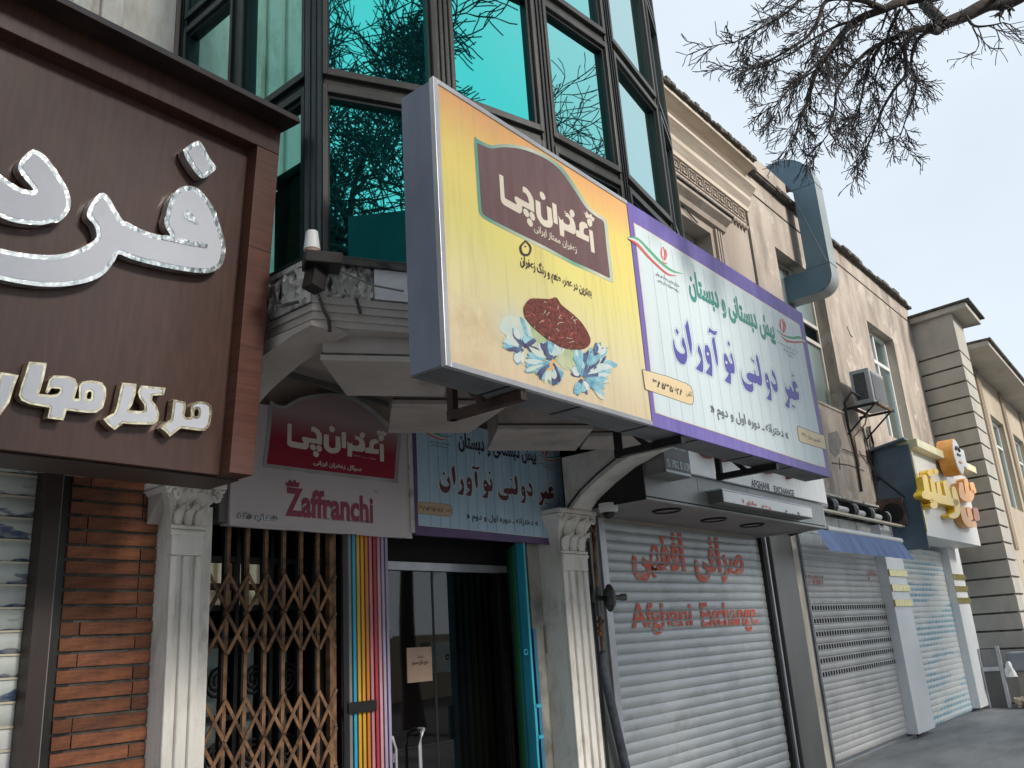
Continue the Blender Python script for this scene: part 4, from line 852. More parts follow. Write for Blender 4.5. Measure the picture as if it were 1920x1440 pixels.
# mirror inlays inside the head of the big letter
for l in ([('p', C1([(1185, 1365), (1205, 1350), (1228, 1358), (1275, 1440), (1240, 1428), (1190, 1400)]))], [('l', C2([(1060, 155, 16), (1200, 185, 16), (1322, 208, 15)]))]):
    letters(l, 1.2, 0, bface(.0105), bN).build('mirror_inlay', SILVERL, BS)
S1_ = [[('q', C2([(1115, 1195), (1192, 1212), (1196, 1245), (1186, 1300), (1196, 1312), (1226, 1310), (1228, 1240), (1240, 1218), (1272, 1208), (1330, 1214), (1358, 1238), (1363, 1290), (1348, 1365), (1318, 1398), (1270, 1396), (1160, 1382), (1140, 1398), (1092, 1436), (1062, 1402), (1034, 1382), (1062, 1350), (1098, 1326), (1108, 1262)])), ('h', C2([(1256, 1262), (1276, 1264), (1272, 1302), (1250, 1300)]))],
       [('q', C2([(785, 1088), (878, 1096), (872, 1160), (850, 1230), (826, 1266), (905, 1272), (930, 1266), (926, 1230), (896, 1186), (886, 1150), (905, 1106), (1066, 1122), (1052, 1168), (982, 1172), (976, 1200), (1008, 1240), (1024, 1290), (1016, 1335), (985, 1358), (860, 1356), (790, 1350), (772, 1366), (738, 1392), (702, 1366), (664, 1324), (700, 1300), (735, 1284), (752, 1240), (766, 1170)]))],
       [('q', C2([(186, 954), (302, 962), (282, 1060), (262, 1130), (250, 1160), (330, 1168), (372, 1160), (388, 1140), (384, 1128), (330, 1124), (306, 1160), (292, 1150), (316, 1070), (346, 1042), (440, 1046), (484, 1064), (502, 1110), (478, 1190), (508, 1192), (508, 1110), (532, 1080), (590, 1074), (656, 1086), (682, 1124), (682, 1180), (662, 1250), (618, 1282), (560, 1282), (428, 1266), (408, 1330), (304, 1318), (320, 1250), (190, 1226), (140, 1204), (121, 1170), (136, 1108), (160, 1040)])), ('h', C2([(566, 1150), (588, 1150), (584, 1192), (558, 1188)]))],
       [('q', C2([(4, 1020), (121, 1040), (92, 1110), (60, 1215), (0, 1300), (-60, 1340), (-110, 1300), (-130, 1270), (-50, 1220), (-20, 1130)]))]]
for sh in S1_:
    fdd = field(sh, .9); raised('small_letter', fdd, .9, 4.6, GOLDR, .02, .04)

# ================================================================ far left: picture roller shutter, jamb, brick pier
def shutter(name, label, x0, x1, z0, z1, y, pitch, m, grp=None, skip=(), bulge=.006, jm=SLATDK):
    t = thing(name, label, 'shutter', ((x0+x1)/2, y, 0), grp)
    prof = [(0, .004), (.07, -.001), (.14, -.004), (.5, -bulge), (.86, -.004), (.93, -.001), (1.0, .004)]
    k = MB(); g = .07
    vs = [(xx, yy, pitch*zz) for xx in (0, x1-x0) for zz, yy in prof]
    n = len(prof); k.add(vs, [(i, i+n, i+1+n, i+1) for i in range(n-1)], True); me = k.mesh('slat'); me.materials.append(m)
    zl = []
    i = 0
    z = z0
    while z < z1-.001:
        if i not in skip: inst(me, 'slat', t, (x0, y, z))
        zl.append(z); z += pitch; i += 1
    MB().box(x0, x1, y+.012, y+.02, z0-.02, z1).build('shutter_back', jm, t)
    return t, zl
def picmat():
    m = mat('printed_slat', (.42, .47, .46), (.62, .66, .62), .4, scale=2.2, stretch=(1, 1, 2.5)); nt = m.node_tree; N = nt.nodes.new; L = nt.links.new; b = nt.nodes['Principled BSDF']
    src = b.inputs['Base Color'].links[0].from_socket
    oi = N('ShaderNodeObjectInfo'); tc = N('ShaderNodeTexCoord'); ad = N('ShaderNodeVectorMath'); ad.operation = 'ADD'; cb = N('ShaderNodeCombineXYZ')
    mu = N('ShaderNodeMath'); mu.operation = 'MULTIPLY'; mu.inputs[1].default_value = 37; L(oi.outputs['Random'], mu.inputs[0]); L(mu.outputs[0], cb.inputs[0])
    mp = N('ShaderNodeMapping'); mp.inputs['Scale'].default_value = (5, 1, 14); L(tc.outputs['Object'], mp.inputs[0]); L(mp.outputs[0], ad.inputs[0]); L(cb.outputs[0], ad.inputs[1])
    nz = N('ShaderNodeTexNoise'); nz.inputs['Scale'].default_value = 1.1; nz.inputs['Detail'].default_value = 2; L(ad.outputs[0], nz.inputs[0])
    sp = N('ShaderNodeSeparateXYZ'); L(tc.outputs['Object'], sp.inputs[0]); hz = N('ShaderNodeMapRange'); hz.inputs[1].default_value = .0; hz.inputs[2].default_value = .085; hz.inputs[3].default_value = .14; hz.inputs[4].default_value = -.12; L(sp.outputs['Z'], hz.inputs[0])
    sm = N('ShaderNodeMath'); L(nz.outputs[0], sm.inputs[0]); L(hz.outputs[0], sm.inputs[1])
    rp = N('ShaderNodeValToRGB'); rp.color_ramp.elements[0].position = .56; rp.color_ramp.elements[1].position = .60; L(sm.outputs[0], rp.inputs[0])
    n2 = N('ShaderNodeTexNoise'); n2.inputs['Scale'].default_value = 3.5; L(ad.outputs[0], n2.inputs[0]); r2 = N('ShaderNodeValToRGB'); r2.color_ramp.elements[0].color = (.05, .09, .19, 1); r2.color_ramp.elements[1].color = (.26, .27, .30, 1); r2.color_ramp.elements[0].position = .4; r2.color_ramp.elements[1].position = .6; L(n2.outputs[0], r2.inputs[0])
    mx = N('ShaderNodeMix'); mx.data_type = 'RGBA'; L(rp.outputs[0], mx.inputs[0]); L(src, mx.inputs[6]); L(r2.outputs[0], mx.inputs[7]); L(mx.outputs[2], b.inputs['Base Color'])
    return m
PIC = picmat()
LS, _ = shutter('roller_shutter', 'white roller shutter at far left with blue landscape print on its upper slats', -2.4, 1.72, .02, 1.42, F0+.06, .093, STEELW)
z = 1.42; k = MB()
prof = [(0, .004), (.06, -.006), (.5, -.009), (.94, -.006), (1.0, .004)]; n = len(prof); pit = .098
k.add([(xx, yy, pit*zz) for xx in (0, 4.12) for zz, yy in prof], [(i, i+n, i+1+n, i+1) for i in range(n-1)], True); me = k.mesh('printed_slat'); me.materials.append(PIC)
while z < 2.6: inst(me, 'printed_slat', LS, (-2.4, F0+.06, z)); z += pit
mb = MB(); z = .02
while z < 2.6: mb.box(-2.4, 1.72, F0+.046, F0+.055, z-.004, z+.004); z += .093 if z < 1.41 else .098
mb.build('slat_hinge', CREAM, LS)
JB = thing('door_jamb', 'dark brown metal shutter rail with a worn pale edge beside the bricks', 'rail', (1.76, F0, 0))
MB().box(1.66, 1.735, F0-.05, F0+.05, 0, 2.7).build('rail', WOODDARK, JB)
MB().box(1.737, 1.86, F0+.01, F0+.06, 0, 2.7).build('rail_back', BLACKI, JB)
MB().box(1.742, 1.752, F0-.02, F0+.008, 0, 2.7).build('pale_edge', GREYC, JB)
BP = thing('brick_pier', 'pier of long thin red bricks between the left shutter and the white pilaster', 'brick pier', (2.0, F0, 0))
bx0, bx1 = 1.80, 2.235
MB().box(bx0, bx1, F0+.012, F0+.3, 0, 2.75).build('mortar', MORTAR, BP)
pit = .0685; rb = random.Random(5)
full = MB().box(0, .345, 0, .05, 0, .054).mesh('brick'); full.materials.append(BRICKM)
half = MB().box(0, .08, 0, .05, 0, .054).mesh('brick'); half.materials.append(BRICKM)
i = 0; z = .0
while z < 2.72:
    off = rb.uniform(-.003, .003)
    if rb.random() < .7:
        inst(full, 'brick', BP, (bx0+.002, F0+off, z)); inst(half, 'brick', BP, (bx0+.353, F0+rb.uniform(-.003, .004), z))
    else:
        inst(half, 'brick', BP, (bx0+.002, F0+rb.uniform(-.003, .004), z)); inst(full, 'brick', BP, (bx0+.088, F0+off, z))
    z += pit; i += 1

# ================================================================ fluted pilasters with leaf capitals
def pilaster(name, label, x0, x1, y0, y1, ztop, zsh, flutes, side=True):
    t = thing(name, label, 'pilaster', ((x0+x1)/2, y0, 0), 'fluted white pilasters')
    w = x1-x0; mb = MB(); mb.box(x0, x1, y0+.022, y1, 0, ztop-.02); 
    t_ = mb.build('shaft', WHITEP, t)
    nf = flutes; p = w/(nf*2+1)
    for k in range(nf+1):
        MB().box(x0+p*2*k, x0+p*2*k+p, y0, y0+.0225, .12, zsh-.10).build('fillet', WHITEP, t, bevel=.006)
    MB().box(x0-.003, x1+.003, y0-.004, y0+.05, zsh-.098, zsh).build('necking', WHITEP, t, bevel=.006)
    MB().box(x0-.02, x1+.02, y0-.02, y0+.06, 0, .118).build('plinth', WHITEP, t, bevel=.006)
    cx = (x0+x1)/2
    for k, (r, z) in enumerate(((.016, zsh+.012), (.011, zsh+.04))):
        MB().tube([(x0-.012, y0+.004, z), (x1+.012, y0+.004, z)], r, 10).build('ring', WHITEP, t)
    # bell with leaves
    H = ztop-zsh
    bell = MB()
    pr = [(0, .0), (.3, .005), (.55, .02), (.8, .055), (1, .085)]
    for (a, da), (b, db) in zip(pr[:-1], pr[1:]):
        za, zb_ = zsh+.05+a*(H-.09), zsh+.05+b*(H-.09)
        bell.add([(x0-da, y0-da+.02, za), (x1+da, y0-da+.02, za), (x1+db, y0-db+.02, zb_), (x0-db, y0-db+.02, zb_)], [(0, 1, 2, 3)])
        bell.add([(x0-da, y0-da+.02, za), (x0-db, y0-db+.02, zb_), (x0-db, y1, zb_), (x0-da, y1, za)], [(0, 1, 2, 3)])
        bell.add([(x1+da, y0-da+.02, za), (x1+da, y1, za), (x1+db, y1, zb_), (x1+db, y0-db+.02, zb_)], [(0, 1, 2, 3)])
    bell.build('bell', WHITEP, t)
    for row, (zc, n_, hh, ww) in enumerate(((zsh+.05, 3, H*.42, w*.34), (zsh+.05+H*.30, 2, H*.44, w*.40))):
        for k in range(n_):
            u = (k+.5)/n_ if n_ > 1 else .5; xc = x0+w*u; lf = MB(); g = 6
            vs = []; fs = []
            for a in range(g+1):
                ta = a/g; wd = ww*.5*(math.sin(math.pi*(.18+.72*ta))**.7); out = -.012-.03*ta**2-(.035*max(0, ta-.7)/.3) - .02*row
                zz_ = zc+hh*min(ta, .92+(ta-.92)*-.8)
                for b in range(5):
                    tb = (b-2)/2; vs.append((xc+wd*tb*(1-.12*(a % 2)), y0+out+.018*abs(tb)-.012*(b == 2), zz_-.03*abs(tb)*ta))
            for a in range(g):
                for b in range(4): fs.append((a*5+b, a*5+b+1, (a+1)*5+b+1, (a+1)*5+b))
            lf.add(vs, fs, True); o = lf.build('leaf', WHITEP, t); sd_ = o.modifiers.new('t', 'SOLIDIFY'); sd_.thickness = .008
    for s_ in (-1, 1):
        vol = MB(); xc = cx+s_*(w*.5+.03); pts = []
        for k in range(14):
            a = k*.62; r = .045*(1-k/15); pts.append((xc+s_*r*math.cos(a)*.7, y0-.055-.002*k, ztop-.075+r*math.sin(a)))
        vol.tube(pts, .011, 6); vol.build('volute', WHITEP, t)
    MB().box(x0-.085, x1+.085, y0-.075, y1, ztop-.035, ztop).build('abacus', WHITEP, t, bevel=.008)
    return t
pilaster('pilaster', 'white fluted pilaster with leaf capital between brick pier and rusty folding gate', 2.235, 2.40, F0-.14, F0+.15, 2.50, 2.235, 2)
MB().box(2.401, 2.50, F0-.06, F0+.2, 0, 2.40).build('pilaster_flank', WHITEP, bpy.data.objects['pilaster'])
pilaster('pilaster', 'white fluted pilaster with leaf capital at the grey shutter and gas pipe', 5.345, 5.67, 3.88, F0+.1, 2.585, 2.225, 3)

# ================================================================ entrance: gate, colour bars, glass door
ENT = thing('entrance_recess', 'dark recessed entrance with side walls behind the folding gates', 'doorway', (4, 4.6, 0))
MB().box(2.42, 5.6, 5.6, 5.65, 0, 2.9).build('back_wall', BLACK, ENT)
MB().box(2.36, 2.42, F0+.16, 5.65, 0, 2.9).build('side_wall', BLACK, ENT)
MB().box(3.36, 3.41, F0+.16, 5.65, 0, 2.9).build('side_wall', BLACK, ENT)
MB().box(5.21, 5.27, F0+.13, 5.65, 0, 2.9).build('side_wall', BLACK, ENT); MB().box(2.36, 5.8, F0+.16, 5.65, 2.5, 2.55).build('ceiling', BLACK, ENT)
MB().box(5.2, 5.6, F0, F0+.12, 0, 2.52).build('plaster_wall', mat('stained_wall', (.13, .125, .11), (.34, .33, .29), .9, scale=3, bump=.3, lo=.35, hi=.6), ENT, label='stained plaster strip left of the fluted pilaster')
MB().box(5.17, 5.205, F0-.03, F0+.118, 0, 1.72).build('blue_edge', mat('blue_paint', (.03, .14, .26), (.05, .20, .34), .5, scale=5), ENT)
# inner wrought-iron door with panes behind the folding gate
CREAM_REFL = mat('cream_glazing', (.85, .72, .45), (.92, .82, .58), .15, metal=.5, scale=3)  # bright cream reflection put into the pane colour
ID = thing('iron_door', 'dark ornamental iron door with cream reflections painted in its panes behind the rusty folding gate', 'door', (2.95, 4.45, 0))
mb = MB()
for x in (2.44, 2.67, 2.9, 3.13, 3.34): mb.box(x-.012, x+.012, 4.40, 4.43, 0, 2.4)
for z in (.02, .95, 1.32, 1.72, 1.90, 2.02, 2.17, 2.38): mb.box(2.44, 3.34, 4.405, 4.425, z, z+.03)
mb.build('door_frame', BLACKI, ID)
for i in range(4):
    x = 2.555+.23*i
    mb = MB()
    for zc, rr in ((1.52, .09), (1.14, .085), (.7, .1), (.4, .1)):
        for s_ in (-1, 1):
            mb.tube([(x+s_*rr*(1-k/16)*math.cos(k*.55)*.8, 4.40, zc+s_*rr*(1-k/16)*math.sin(k*.55)) for k in range(14)], .009, 5)
    mb.build('iron_scroll', BLACKI, ID)
    MB().box(x-.1, x+.1, 4.44, 4.445, 2.05, 2.165).build('cream_pane', CREAM_REFL, ID) if i < 3 else None
    MB().box(x-.1, x+.1, 4.44, 4.445, 1.93, 2.015).build('cream_pane', CREAM_REFL, ID) if i < 3 else None
    MB().box(x-.1, x+.1, 4.46, 4.465, .05, 1.72).build('dark_pane', DGLASS, ID)
    MB().box(x-.03, x+.03, 4.447, 4.449, .98, 1.70).build('pale_strip', FGLASS, ID)
# folding lattice gate
FG = thing('folding_gate', 'rusty folding lattice gate drawn across the left half of the entrance', 'gate', (2.95, F0, 0))
gx = [2.515+.118*i for i in range(8)]; bar = MB().box(-.011, .011, -.012, .012, 0, 2.34).mesh('gate_bar'); bar.materials.append(RUST)
bar2 = MB().box(-.004, .004, -.014, .014, 0, 2.34).mesh('gate_channel'); bar2.materials.append(BLACKI)
for i, x in enumerate(gx):
    inst(bar, 'gate_bar', FG, (x, F0, 0)); inst(bar2, 'gate_channel', FG, (x-.018, F0+.004, 0))
for zc in (.14, .34, .54, .74, .94, 1.14, 1.34, 1.76, 1.97):
    for i in range(len(gx)-1):
        for s_ in (1, -1):
            a = (gx[i], F0-.018-.007*(s_ > 0), zc-s_*.098); b_ = (gx[i+1], F0-.018-.007*(s_ > 0), zc+s_*.098)
            MB().bar(a, b_, .018, .007, up=(0, 1, 0)).build('lattice_strip', RUST, FG)
MB().box(3.30, 3.325, F0-.02, F0+.02, 0, 2.34).build('end_post', RUST, FG)
MB().box(3.39, 3.60, F0-.075, F0-.055, 1.30, 1.36).build('lock_hasp', BLACKI, FG, bevel=.004)
# coloured bars
CB = thing('rainbow_gate', 'folded gate of bars painted blue, yellow, orange, red and lilac left of the glass door', 'gate', (3.58, F0, 0))
cols = [('grey', (.22, .22, .22)), ('sky_blue', (.03, .36, .56)), ('yellow', (.62, .36, .03)), ('yellow', (.62, .34, .03)), ('orange', (.62, .20, .02)), ('pink', (.55, .22, .24)), ('crimson', (.42, .035, .06)), ('rose', (.58, .30, .34)), ('lilac', (.42, .33, .45)), ('lavender', (.34, .30, .44))]
for i, (n_, c) in enumerate(cols):
    x = 3.425+.033*i; m = mat('paint_'+n_, tuple(v*.75 for v in c), c, .45, scale=6, stretch=(2, 2, .4))
    mb = MB(); mb.box(x-.010, x+.010, F0-.05, F0-.046, 0, 2.36); mb.box(x-.010, x-.007, F0-.046, F0+.0, 0, 2.36); mb.box(x+.007, x+.010, F0-.046, F0+.0, 0, 2.36); mb.build('colour_bar', m, CB)
mb = MB(); mb.box(3.40, 3.75, F0+.001, F0+.16, 0, 2.4); mb.build('bar_back', BLACKI, CB)
for z in (.55, .72, 1.0, 1.7): MB().box(3.735, 3.755, F0-.05, F0-.01, z, z+.05).build('hinge', mat('hinge_grey', (.15, .13, .16), rough=.5), CB)
# glass door
GD = thing('glass_door', 'dark glass double door with steel handles under a grey header rail', 'door', (4.4, 4.34, 0))
MB().box(3.76, 5.3, 4.32, 4.37, 2.145, 2.20).build('header_rail', ALU, GD)
MB().box(3.76, 5.3, 4.33, 4.36, 2.201, 2.50).build('transom_panel', BLACK, GD)
MB().box(3.765, 4.40, 4.34, 4.352, .02, 2.14).build('door_leaf', DGLASS, GD); MB().box(4.415, 5.1, 4.34, 4.352, .02, 2.14).build('door_leaf', DGLASS, GD)
MB().box(4.398, 4.418, 4.338, 4.356, 0, 2.14).build('meeting_stile', BLACKI, GD); MB().box(5.1, 5.2, 4.30, 4.38, 0, 2.144).build('door_frame', BLACKI, GD)
for pxh, pyh, s_ in ((742, 1392, 1), (788, 1385, -1)):
    hp = on(pxh, pyh, 'y', 4.27); x = hp.x; zh = hp.z
    p0 = [(x-s_*.06, 4.345, zh+.05), (x-s_*.06, 4.30, zh+.05), (x-s_*.02, 4.28, zh+.03), (x, 4.275, zh-.04), (x, 4.275, .3), (x, 4.30, .26), (x, 4.34, .26)]
    MB().tube(p0, .013, 8).build('pull_handle', ALU, GD)
NP = MB().box(4.14, 4.37, 4.330, 4.3385, 1.42, 1.64).build('notice', mat('kraft_notice', (.30, .21, .155), (.34, .24, .18), .7, scale=4), None, 'brown paper notice with handwriting taped to the dark glass door', cat='notice')
text_on('lettering', 'بدون دلیل مسدود', 4.3285, 4.18, 4.33, 1.525, 1.560, INK, NP, bold=.03); NP2 = bpy.data.objects['lettering']
text_on('lettering', 'لطفا', 4.3285, 4.24, 4.29, 1.57, 1.59, INK, NP)
# turquoise folded gate on the right reveal
TG = thing('turquoise_gate', 'folded gate painted turquoise and green right of the glass door', 'gate', (5.1, F0, 0))
for i, (c, yy) in enumerate((((.02, .34, .46), 4.0), ((.015, .20, .28), 4.04), ((.02, .30, .34), 4.08), ((.03, .24, .06), 4.12), ((.02, .17, .04), 4.16), ((.01, .09, .05), 4.20), ((.01, .06, .04), 4.24))):
    x = 4.98+.030*i; m = mat('paint_gate', tuple(v*.7 for v in c), c, .5, scale=5, stretch=(2, 2, .4))
    mb = MB(); mb.box(x-.012, x+.010, yy-.05, yy+.02, 0, 2.32); mb.build('gate_bar', m, TG, bevel=.003)
m = mat('paint_turquoise', (.02, .28, .40), (.03, .36, .50), .5, scale=5)
MB().box(4.945, 4.97, 3.93, 3.955, .98, 1.22).build('gate_latch', m, TG); MB().bar((4.96, 3.94, 1.2), (5.03, 3.94, 1.2), .02).build('latch_arm', m, TG); MB().bar((4.96, 3.94, 1.0), (5.03, 3.94, 1.0), .02).build('latch_arm', m, TG)
MB().tube([(4.93+.018*math.cos(a/2), 3.96, 1.56+.018*math.sin(a/2)) for a in range(13)], .005, 5).build('ring', m, TG)
# intercom
IC = thing('intercom', 'beige wall intercom with small black screen left of the fluted pilaster', 'intercom', (5.3, F0, 1.55))
px = on(1018, 1172, 'y', F0); qx = on(1044, 1222, 'y', F0)
MB().box(px.x, qx.x, F0-.03, F0, qx.z, px.z).build('case', mat('beige_plastic', (.30, .29, .25), (.36, .35, .31), .5, scale=5), IC, bevel=.006)
MB().box(px.x+.03, px.x+(qx.x-px.x)*.65, F0-.033, F0-.0302, px.z-.07, px.z-.035).build('screen', BLACK, IC)
for k in range(3): MB().disc((px.x+.05+.04*k, F0-.03, qx.z+.05), (0, -1, 0), .008, .004, 10).build('button', DGREY, IC)

# ================================================================ low signs above the entrance
ZY = 4.0
ZB = thing('zaffron_board', 'low pink grey sign board with red plate and Latin wordmark above the rusty gate', 'sign', (3.3, ZY, 2.3)); ZB.name = 'low_sign_board'
zc0, zc1 = on(430, 986, 'y', ZY), on(772, 1003, 'y', ZY); zx0, zx1 = zc0.x, zc1.x; zb0 = (zc0.z+zc1.z)/2
ZBF = MB().box(zx0, zx1, ZY, ZY+.09, zb0, 3.0).build('board', mat('pinkgrey_print', (.52, .46, .47), (.58, .52, .53), .5, scale=1.5), ZB)
MB().box(zx0-.05, zx0-.001, ZY+.02, ZY+.12, zb0+.01, 3.0).build('board_side', DGREY, ZB)
mb = MB(); n_ = 26
for k in range(n_): 
    a = zx0+(zx1-zx0)*k/n_; mb.box(a, a+(zx1-zx0)/n_+.001, ZY-.004, ZY+.01, zb0-.008-.006*abs(math.sin(k*.4)), zb0+.004)
mb.build('loose_edge', ZBF.data.materials[0], ZB)
C6 = lambda l: [(360+p[0]/4.174, 720+p[1]/4.174)+tuple(q/4.174 for q in p[2:]) for p in l]
zp = C6([(612, 136), (660, 158), (722, 172), (770, 145), (850, 105), (950, 85), (1080, 72), (1230, 92), (1380, 170), (1500, 270), (1560, 330), (1620, 370), (1640, 390), (1625, 560), (1610, 765), (1595, 775), (1300, 742), (1000, 706), (700, 668), (570, 650), (555, 635), (575, 480), (595, 300)])
fd = field([('p', zp)], 1.4); zl = lambda o: ypl(ZY-o)
letters(None, 0, 0, zl(.004), dS, .003, fd).build('plate_rim', mat('plate_silver', (.34, .33, .34), (.60, .60, .61), .35, metal=.3, scale=3), ZBF)
letters(None, 0, -7, zl(.0055), dS, 0, fd).build('plate', gradmat('plate_red', [(0, (.30, .012, .03)), (.55, (.28, .012, .035)), (.75, (.30, .10, .12)), (.95, (.34, .24, .25))], 'Z', 2.6, 3.0, .02), ZBF)
# same wordmark as the big board
u0, u1 = on(939, 340, 'y', SY), on(1113, 465, 'y', SY); l0, l1 = on(540, 800, 'y', ZY), on(717, 860, 'y', ZY)
ub = on(939+20, 393, 'y', SY).z; 
LT = on(540, 795, 'y', ZY).z; UT = on(938, 328, 'y', SY).z; UB = on(1108, 472, 'y', SY).z; LB = on(712, 866, 'y', ZY).z
def Lmap(x, y):
    p = on(x, y, 'y', SY); return Vector((l0.x+(p.x-u0.x)/(u1.x-u0.x)*(l1.x-l0.x), ZY-.007, LB+(p.z-UB)/(UT-UB)*(LT-LB)))
for g in LOGO: letters(g, .8, 0, Lmap, dS).build('letter', CREAMT, ZBF)
pxtext('lettering', 'سوگل زعفران ایرانی', ZY-.007, C6([(950, 610)])[0], C6([(1325, 660)])[0], C6([(960, 590)])[0], C6([(960, 640)])[0], CREAMT, ZBF, bold=.03)
pxtext('lettering', 'شماره ثبت ۱۲۳۲۰۴', ZY-.007, C6([(1260, 560)])[0], C6([(1440, 585)])[0], C6([(1265, 552)])[0], C6([(1265, 570)])[0], CREAMT, ZBF)
ZRED = mat('print_wine', (.24, .03, .07), (.30, .05, .09), .5, scale=4)
pxtext('lettering', 'Zaffranchi', ZY-.002, C6([(730, 960)])[0], C6([(1418, 1000)])[0], C6([(760, 805)])[0], C6([(745, 1035)])[0], ZRED, ZBF, bold=.035, raw=True)
pxtext('lettering', 'TM', ZY-.002, C6([(1425, 840)])[0], C6([(1450, 843)])[0], C6([(1430, 832)])[0], C6([(1430, 848)])[0], ZRED, ZBF, raw=True)
pxtext('lettering', 'Top Quality Iranian Saffron', ZY-.002, C6([(1020, 1060)])[0], C6([(1405, 1085)])[0], C6([(1025, 1036)])[0], C6([(1025, 1068)])[0], mat('print_greypink', (.30, .22, .24), rough=.5), ZBF, bold=.01, raw=True)
letters([('q', C6([(740, 800), (725, 765), (748, 775), (765, 745), (782, 768), (808, 745), (815, 772), (845, 770), (832, 808)]))], .6, 0, zl(.0021), dS).build('crown_print', ZRED, ZBF)
pxtext('raised_lettering', 'شماره ۵۸۶', ZY-.006, C6([(355, 1030)])[0], C6([(672, 1055)])[0], C6([(365, 1000)])[0], C6([(365, 1068)])[0], ALU, ZBF, bold=.03, ext=.004)
MB().bar(on(505, 690, 'y', 3.9), on(738, 762, 'y', 3.9), .03).build('tube_light', DGREY, ZB)
# low school board
LBD = thing('low_school_board', 'low light blue school board with maroon Persian letters above the glass door', 'sign', (4.9, ZY, 2.35)); LBD.name = 'low_school_board'
a0 = on(772, 1003, 'y', ZY); a1 = on(1062, 1018, 'y', ZY); bx0_, bx1_ = a0.x+.02, a1.x; bz0 = (a0.z+a1.z)/2
LBF = MB().box(bx0_, bx1_, ZY-.01, ZY+.08, bz0, 3.1).build('board', mat('print_plum', (.085, .05, .15), (.13, .075, .20), .5, scale=3), LBD)
MB().box(bx0_-.035, bx0_-.001, ZY-.012, ZY+.08, bz0, 3.1).build('board_edge', CONC, LBD)
mb = MB(); n_ = 22
for k in range(n_):
    a = bx0_+(bx1_-bx0_)*k/n_; mb.box(a, a+(bx1_-bx0_)/n_+.001, ZY-.014, ZY+.0, bz0-.008-.006*abs(math.sin(k*.35+1)), bz0+.003)
mb.build('loose_edge', LBF.data.materials[0], LBD)
tu0, tu1 = on(1262, 650, 'y', SY), on(1498, 745, 'y', SY); tl0, tl1 = on(823, 915, 'y', ZY-.01), on(1037, 925, 'y', ZY-.01)
kx = (tl1.x-tl0.x)/(tu1.x-tu0.x)
ru, rl = on(1283, 682, 'y', SY).z, on(835, 923, 'y', ZY-.01).z; kz = (on(835, 923, 'y', ZY-.01).z-bz0)/(on(1283, 682, 'y', SY).z-SZ0)
def Lm(x, y, o):
    p = on(x, y, 'y', SY); return Vector((min(max(tl0.x+(p.x-tu0.x)*kx, bx0_+.03), bx1_+.0), ZY-.010-o, rl+(p.z-ru)*kz))
school_print(LBF, Lm, PRB, MAR, DKT, DKT, TAGL, LINE2, CREAMT, low=True)
# ================================================================ exchange shop: fascia, shutter, small signs
WPANEL2 = mat('white_name_panel', (.58, .60, .60), (.84, .86, .86), .5, scale=5, stretch=(6, 1, .35), lo=.22, hi=.42)
FX = thing('exchange_fascia', 'grey steel shop fascia with white name panel above the red lettered shutter', 'shop fascia', (7.5, 3.7, 2.62))
FY = 3.30; fx0, fx1 = 5.685, 9.42
MB().box(fx0, fx1, FY, F0+.02, 2.62, 2.63).build('underside', mat('fascia_underside', (.22, .20, .20), (.28, .26, .25), .6, scale=2), FX)
xs_ = [fx0, 6.55, 7.5, 8.5, fx1]
for a, b in zip(xs_[:-1], xs_[1:]): MB().box(a+.002, b-.002, FY, FY+.03, 2.60, 2.868).build('lower_cladding', GREYSTEEL, FX, bevel=.003)
MB().box(fx0+.001, fx1-.001, FY+.035, F0, 2.632, 3.55).build('box_body', GREYSTEEL, FX)
for a, b in ((fx0, 6.12), (6.124, 6.62)): MB().box(a, b, FY, FY+.03, 2.871, 3.52).build('upper_cladding', GREYSTEEL, FX, bevel=.003)
MB().box(fx0-.004, fx0-.001, FY+.002, F0, 2.60, 3.5).build('end_cheek', BLACKI, FX)  # black sheet stands for the shade on the fascia's left end
MB().box(6.15, 9.50, FY-.035, FY-.001, 2.872, 3.5).build('name_panel', WPANEL2, FX)
MB().box(fx1+.001, fx1+.02, FY, F0, 2.60, 2.87).build('end_trim', ALU, FX)
pxt = lambda nm, body, y, a, b, c, d, m, par, **k: pxtext(nm, body, y, a, b, c, d, m, par, **k)
C61 = lambda cx, cy: (1080+cx/3.692, 800+cy/3.692)
for w_, a, b, t_, d_ in (('AFGHANI', C61(1187, 400), C61(1315, 440), C61(1190, 376), C61(1190, 418)), ('EXCHANGE', C61(1345, 440), C61(1487, 470), C61(1350, 420), C61(1350, 458))):
    z0_, z1_ = on(*d_, 'y', FY-.037).z, on(*t_, 'y', FY-.037).z
    zc_ = 2.872+.055
    text_on('lettering', w_, FY-.037, on(*a, 'y', FY).x, on(*b, 'y', FY).x, z0_+.012, z1_+.025, DKT, FX, bold=.03, raw=True)
text_on('raised_letters', 'صرافی افقهی', FY-.04, on(1300, 860, 'y', FY).x, on(1510, 900, 'y', FY).x, 3.03, 3.40, REDL, FX, bold=.06, ext=.03)
LB = thing('light_box', 'narrow white light box with red Persian words below the exchange name', 'sign', (7.6, FY-.1, 2.7))
ly = FY-.14; la, lb_ = on(*C61(1018, 470), 'y', ly).x, on(*C61(1636, 600), 'y', ly).x; lz0, lz1 = on(*C61(1018, 520), 'y', ly).z, on(*C61(1018, 436), 'y', ly).z
LBb = MB().box(la, lb_, ly+.006, FY-.001, lz0, lz1).build('box_body', DGREY, LB); MB().box(la+.006, lb_-.006, ly, ly+.006, lz0+.006, lz1-.006).build('lit_face', WHITEF, LB)
MB().box(la-.004, lb_+.004, ly+.004, FY-.002, lz1, lz1+.012).build('top_trim', ALU, LB)
pxtext('lettering', 'سالهای', ly-.003, C61(1180, 520), C61(1250, 540), C61(1185, 508), C61(1185, 545), REDP, LB, bold=.04)
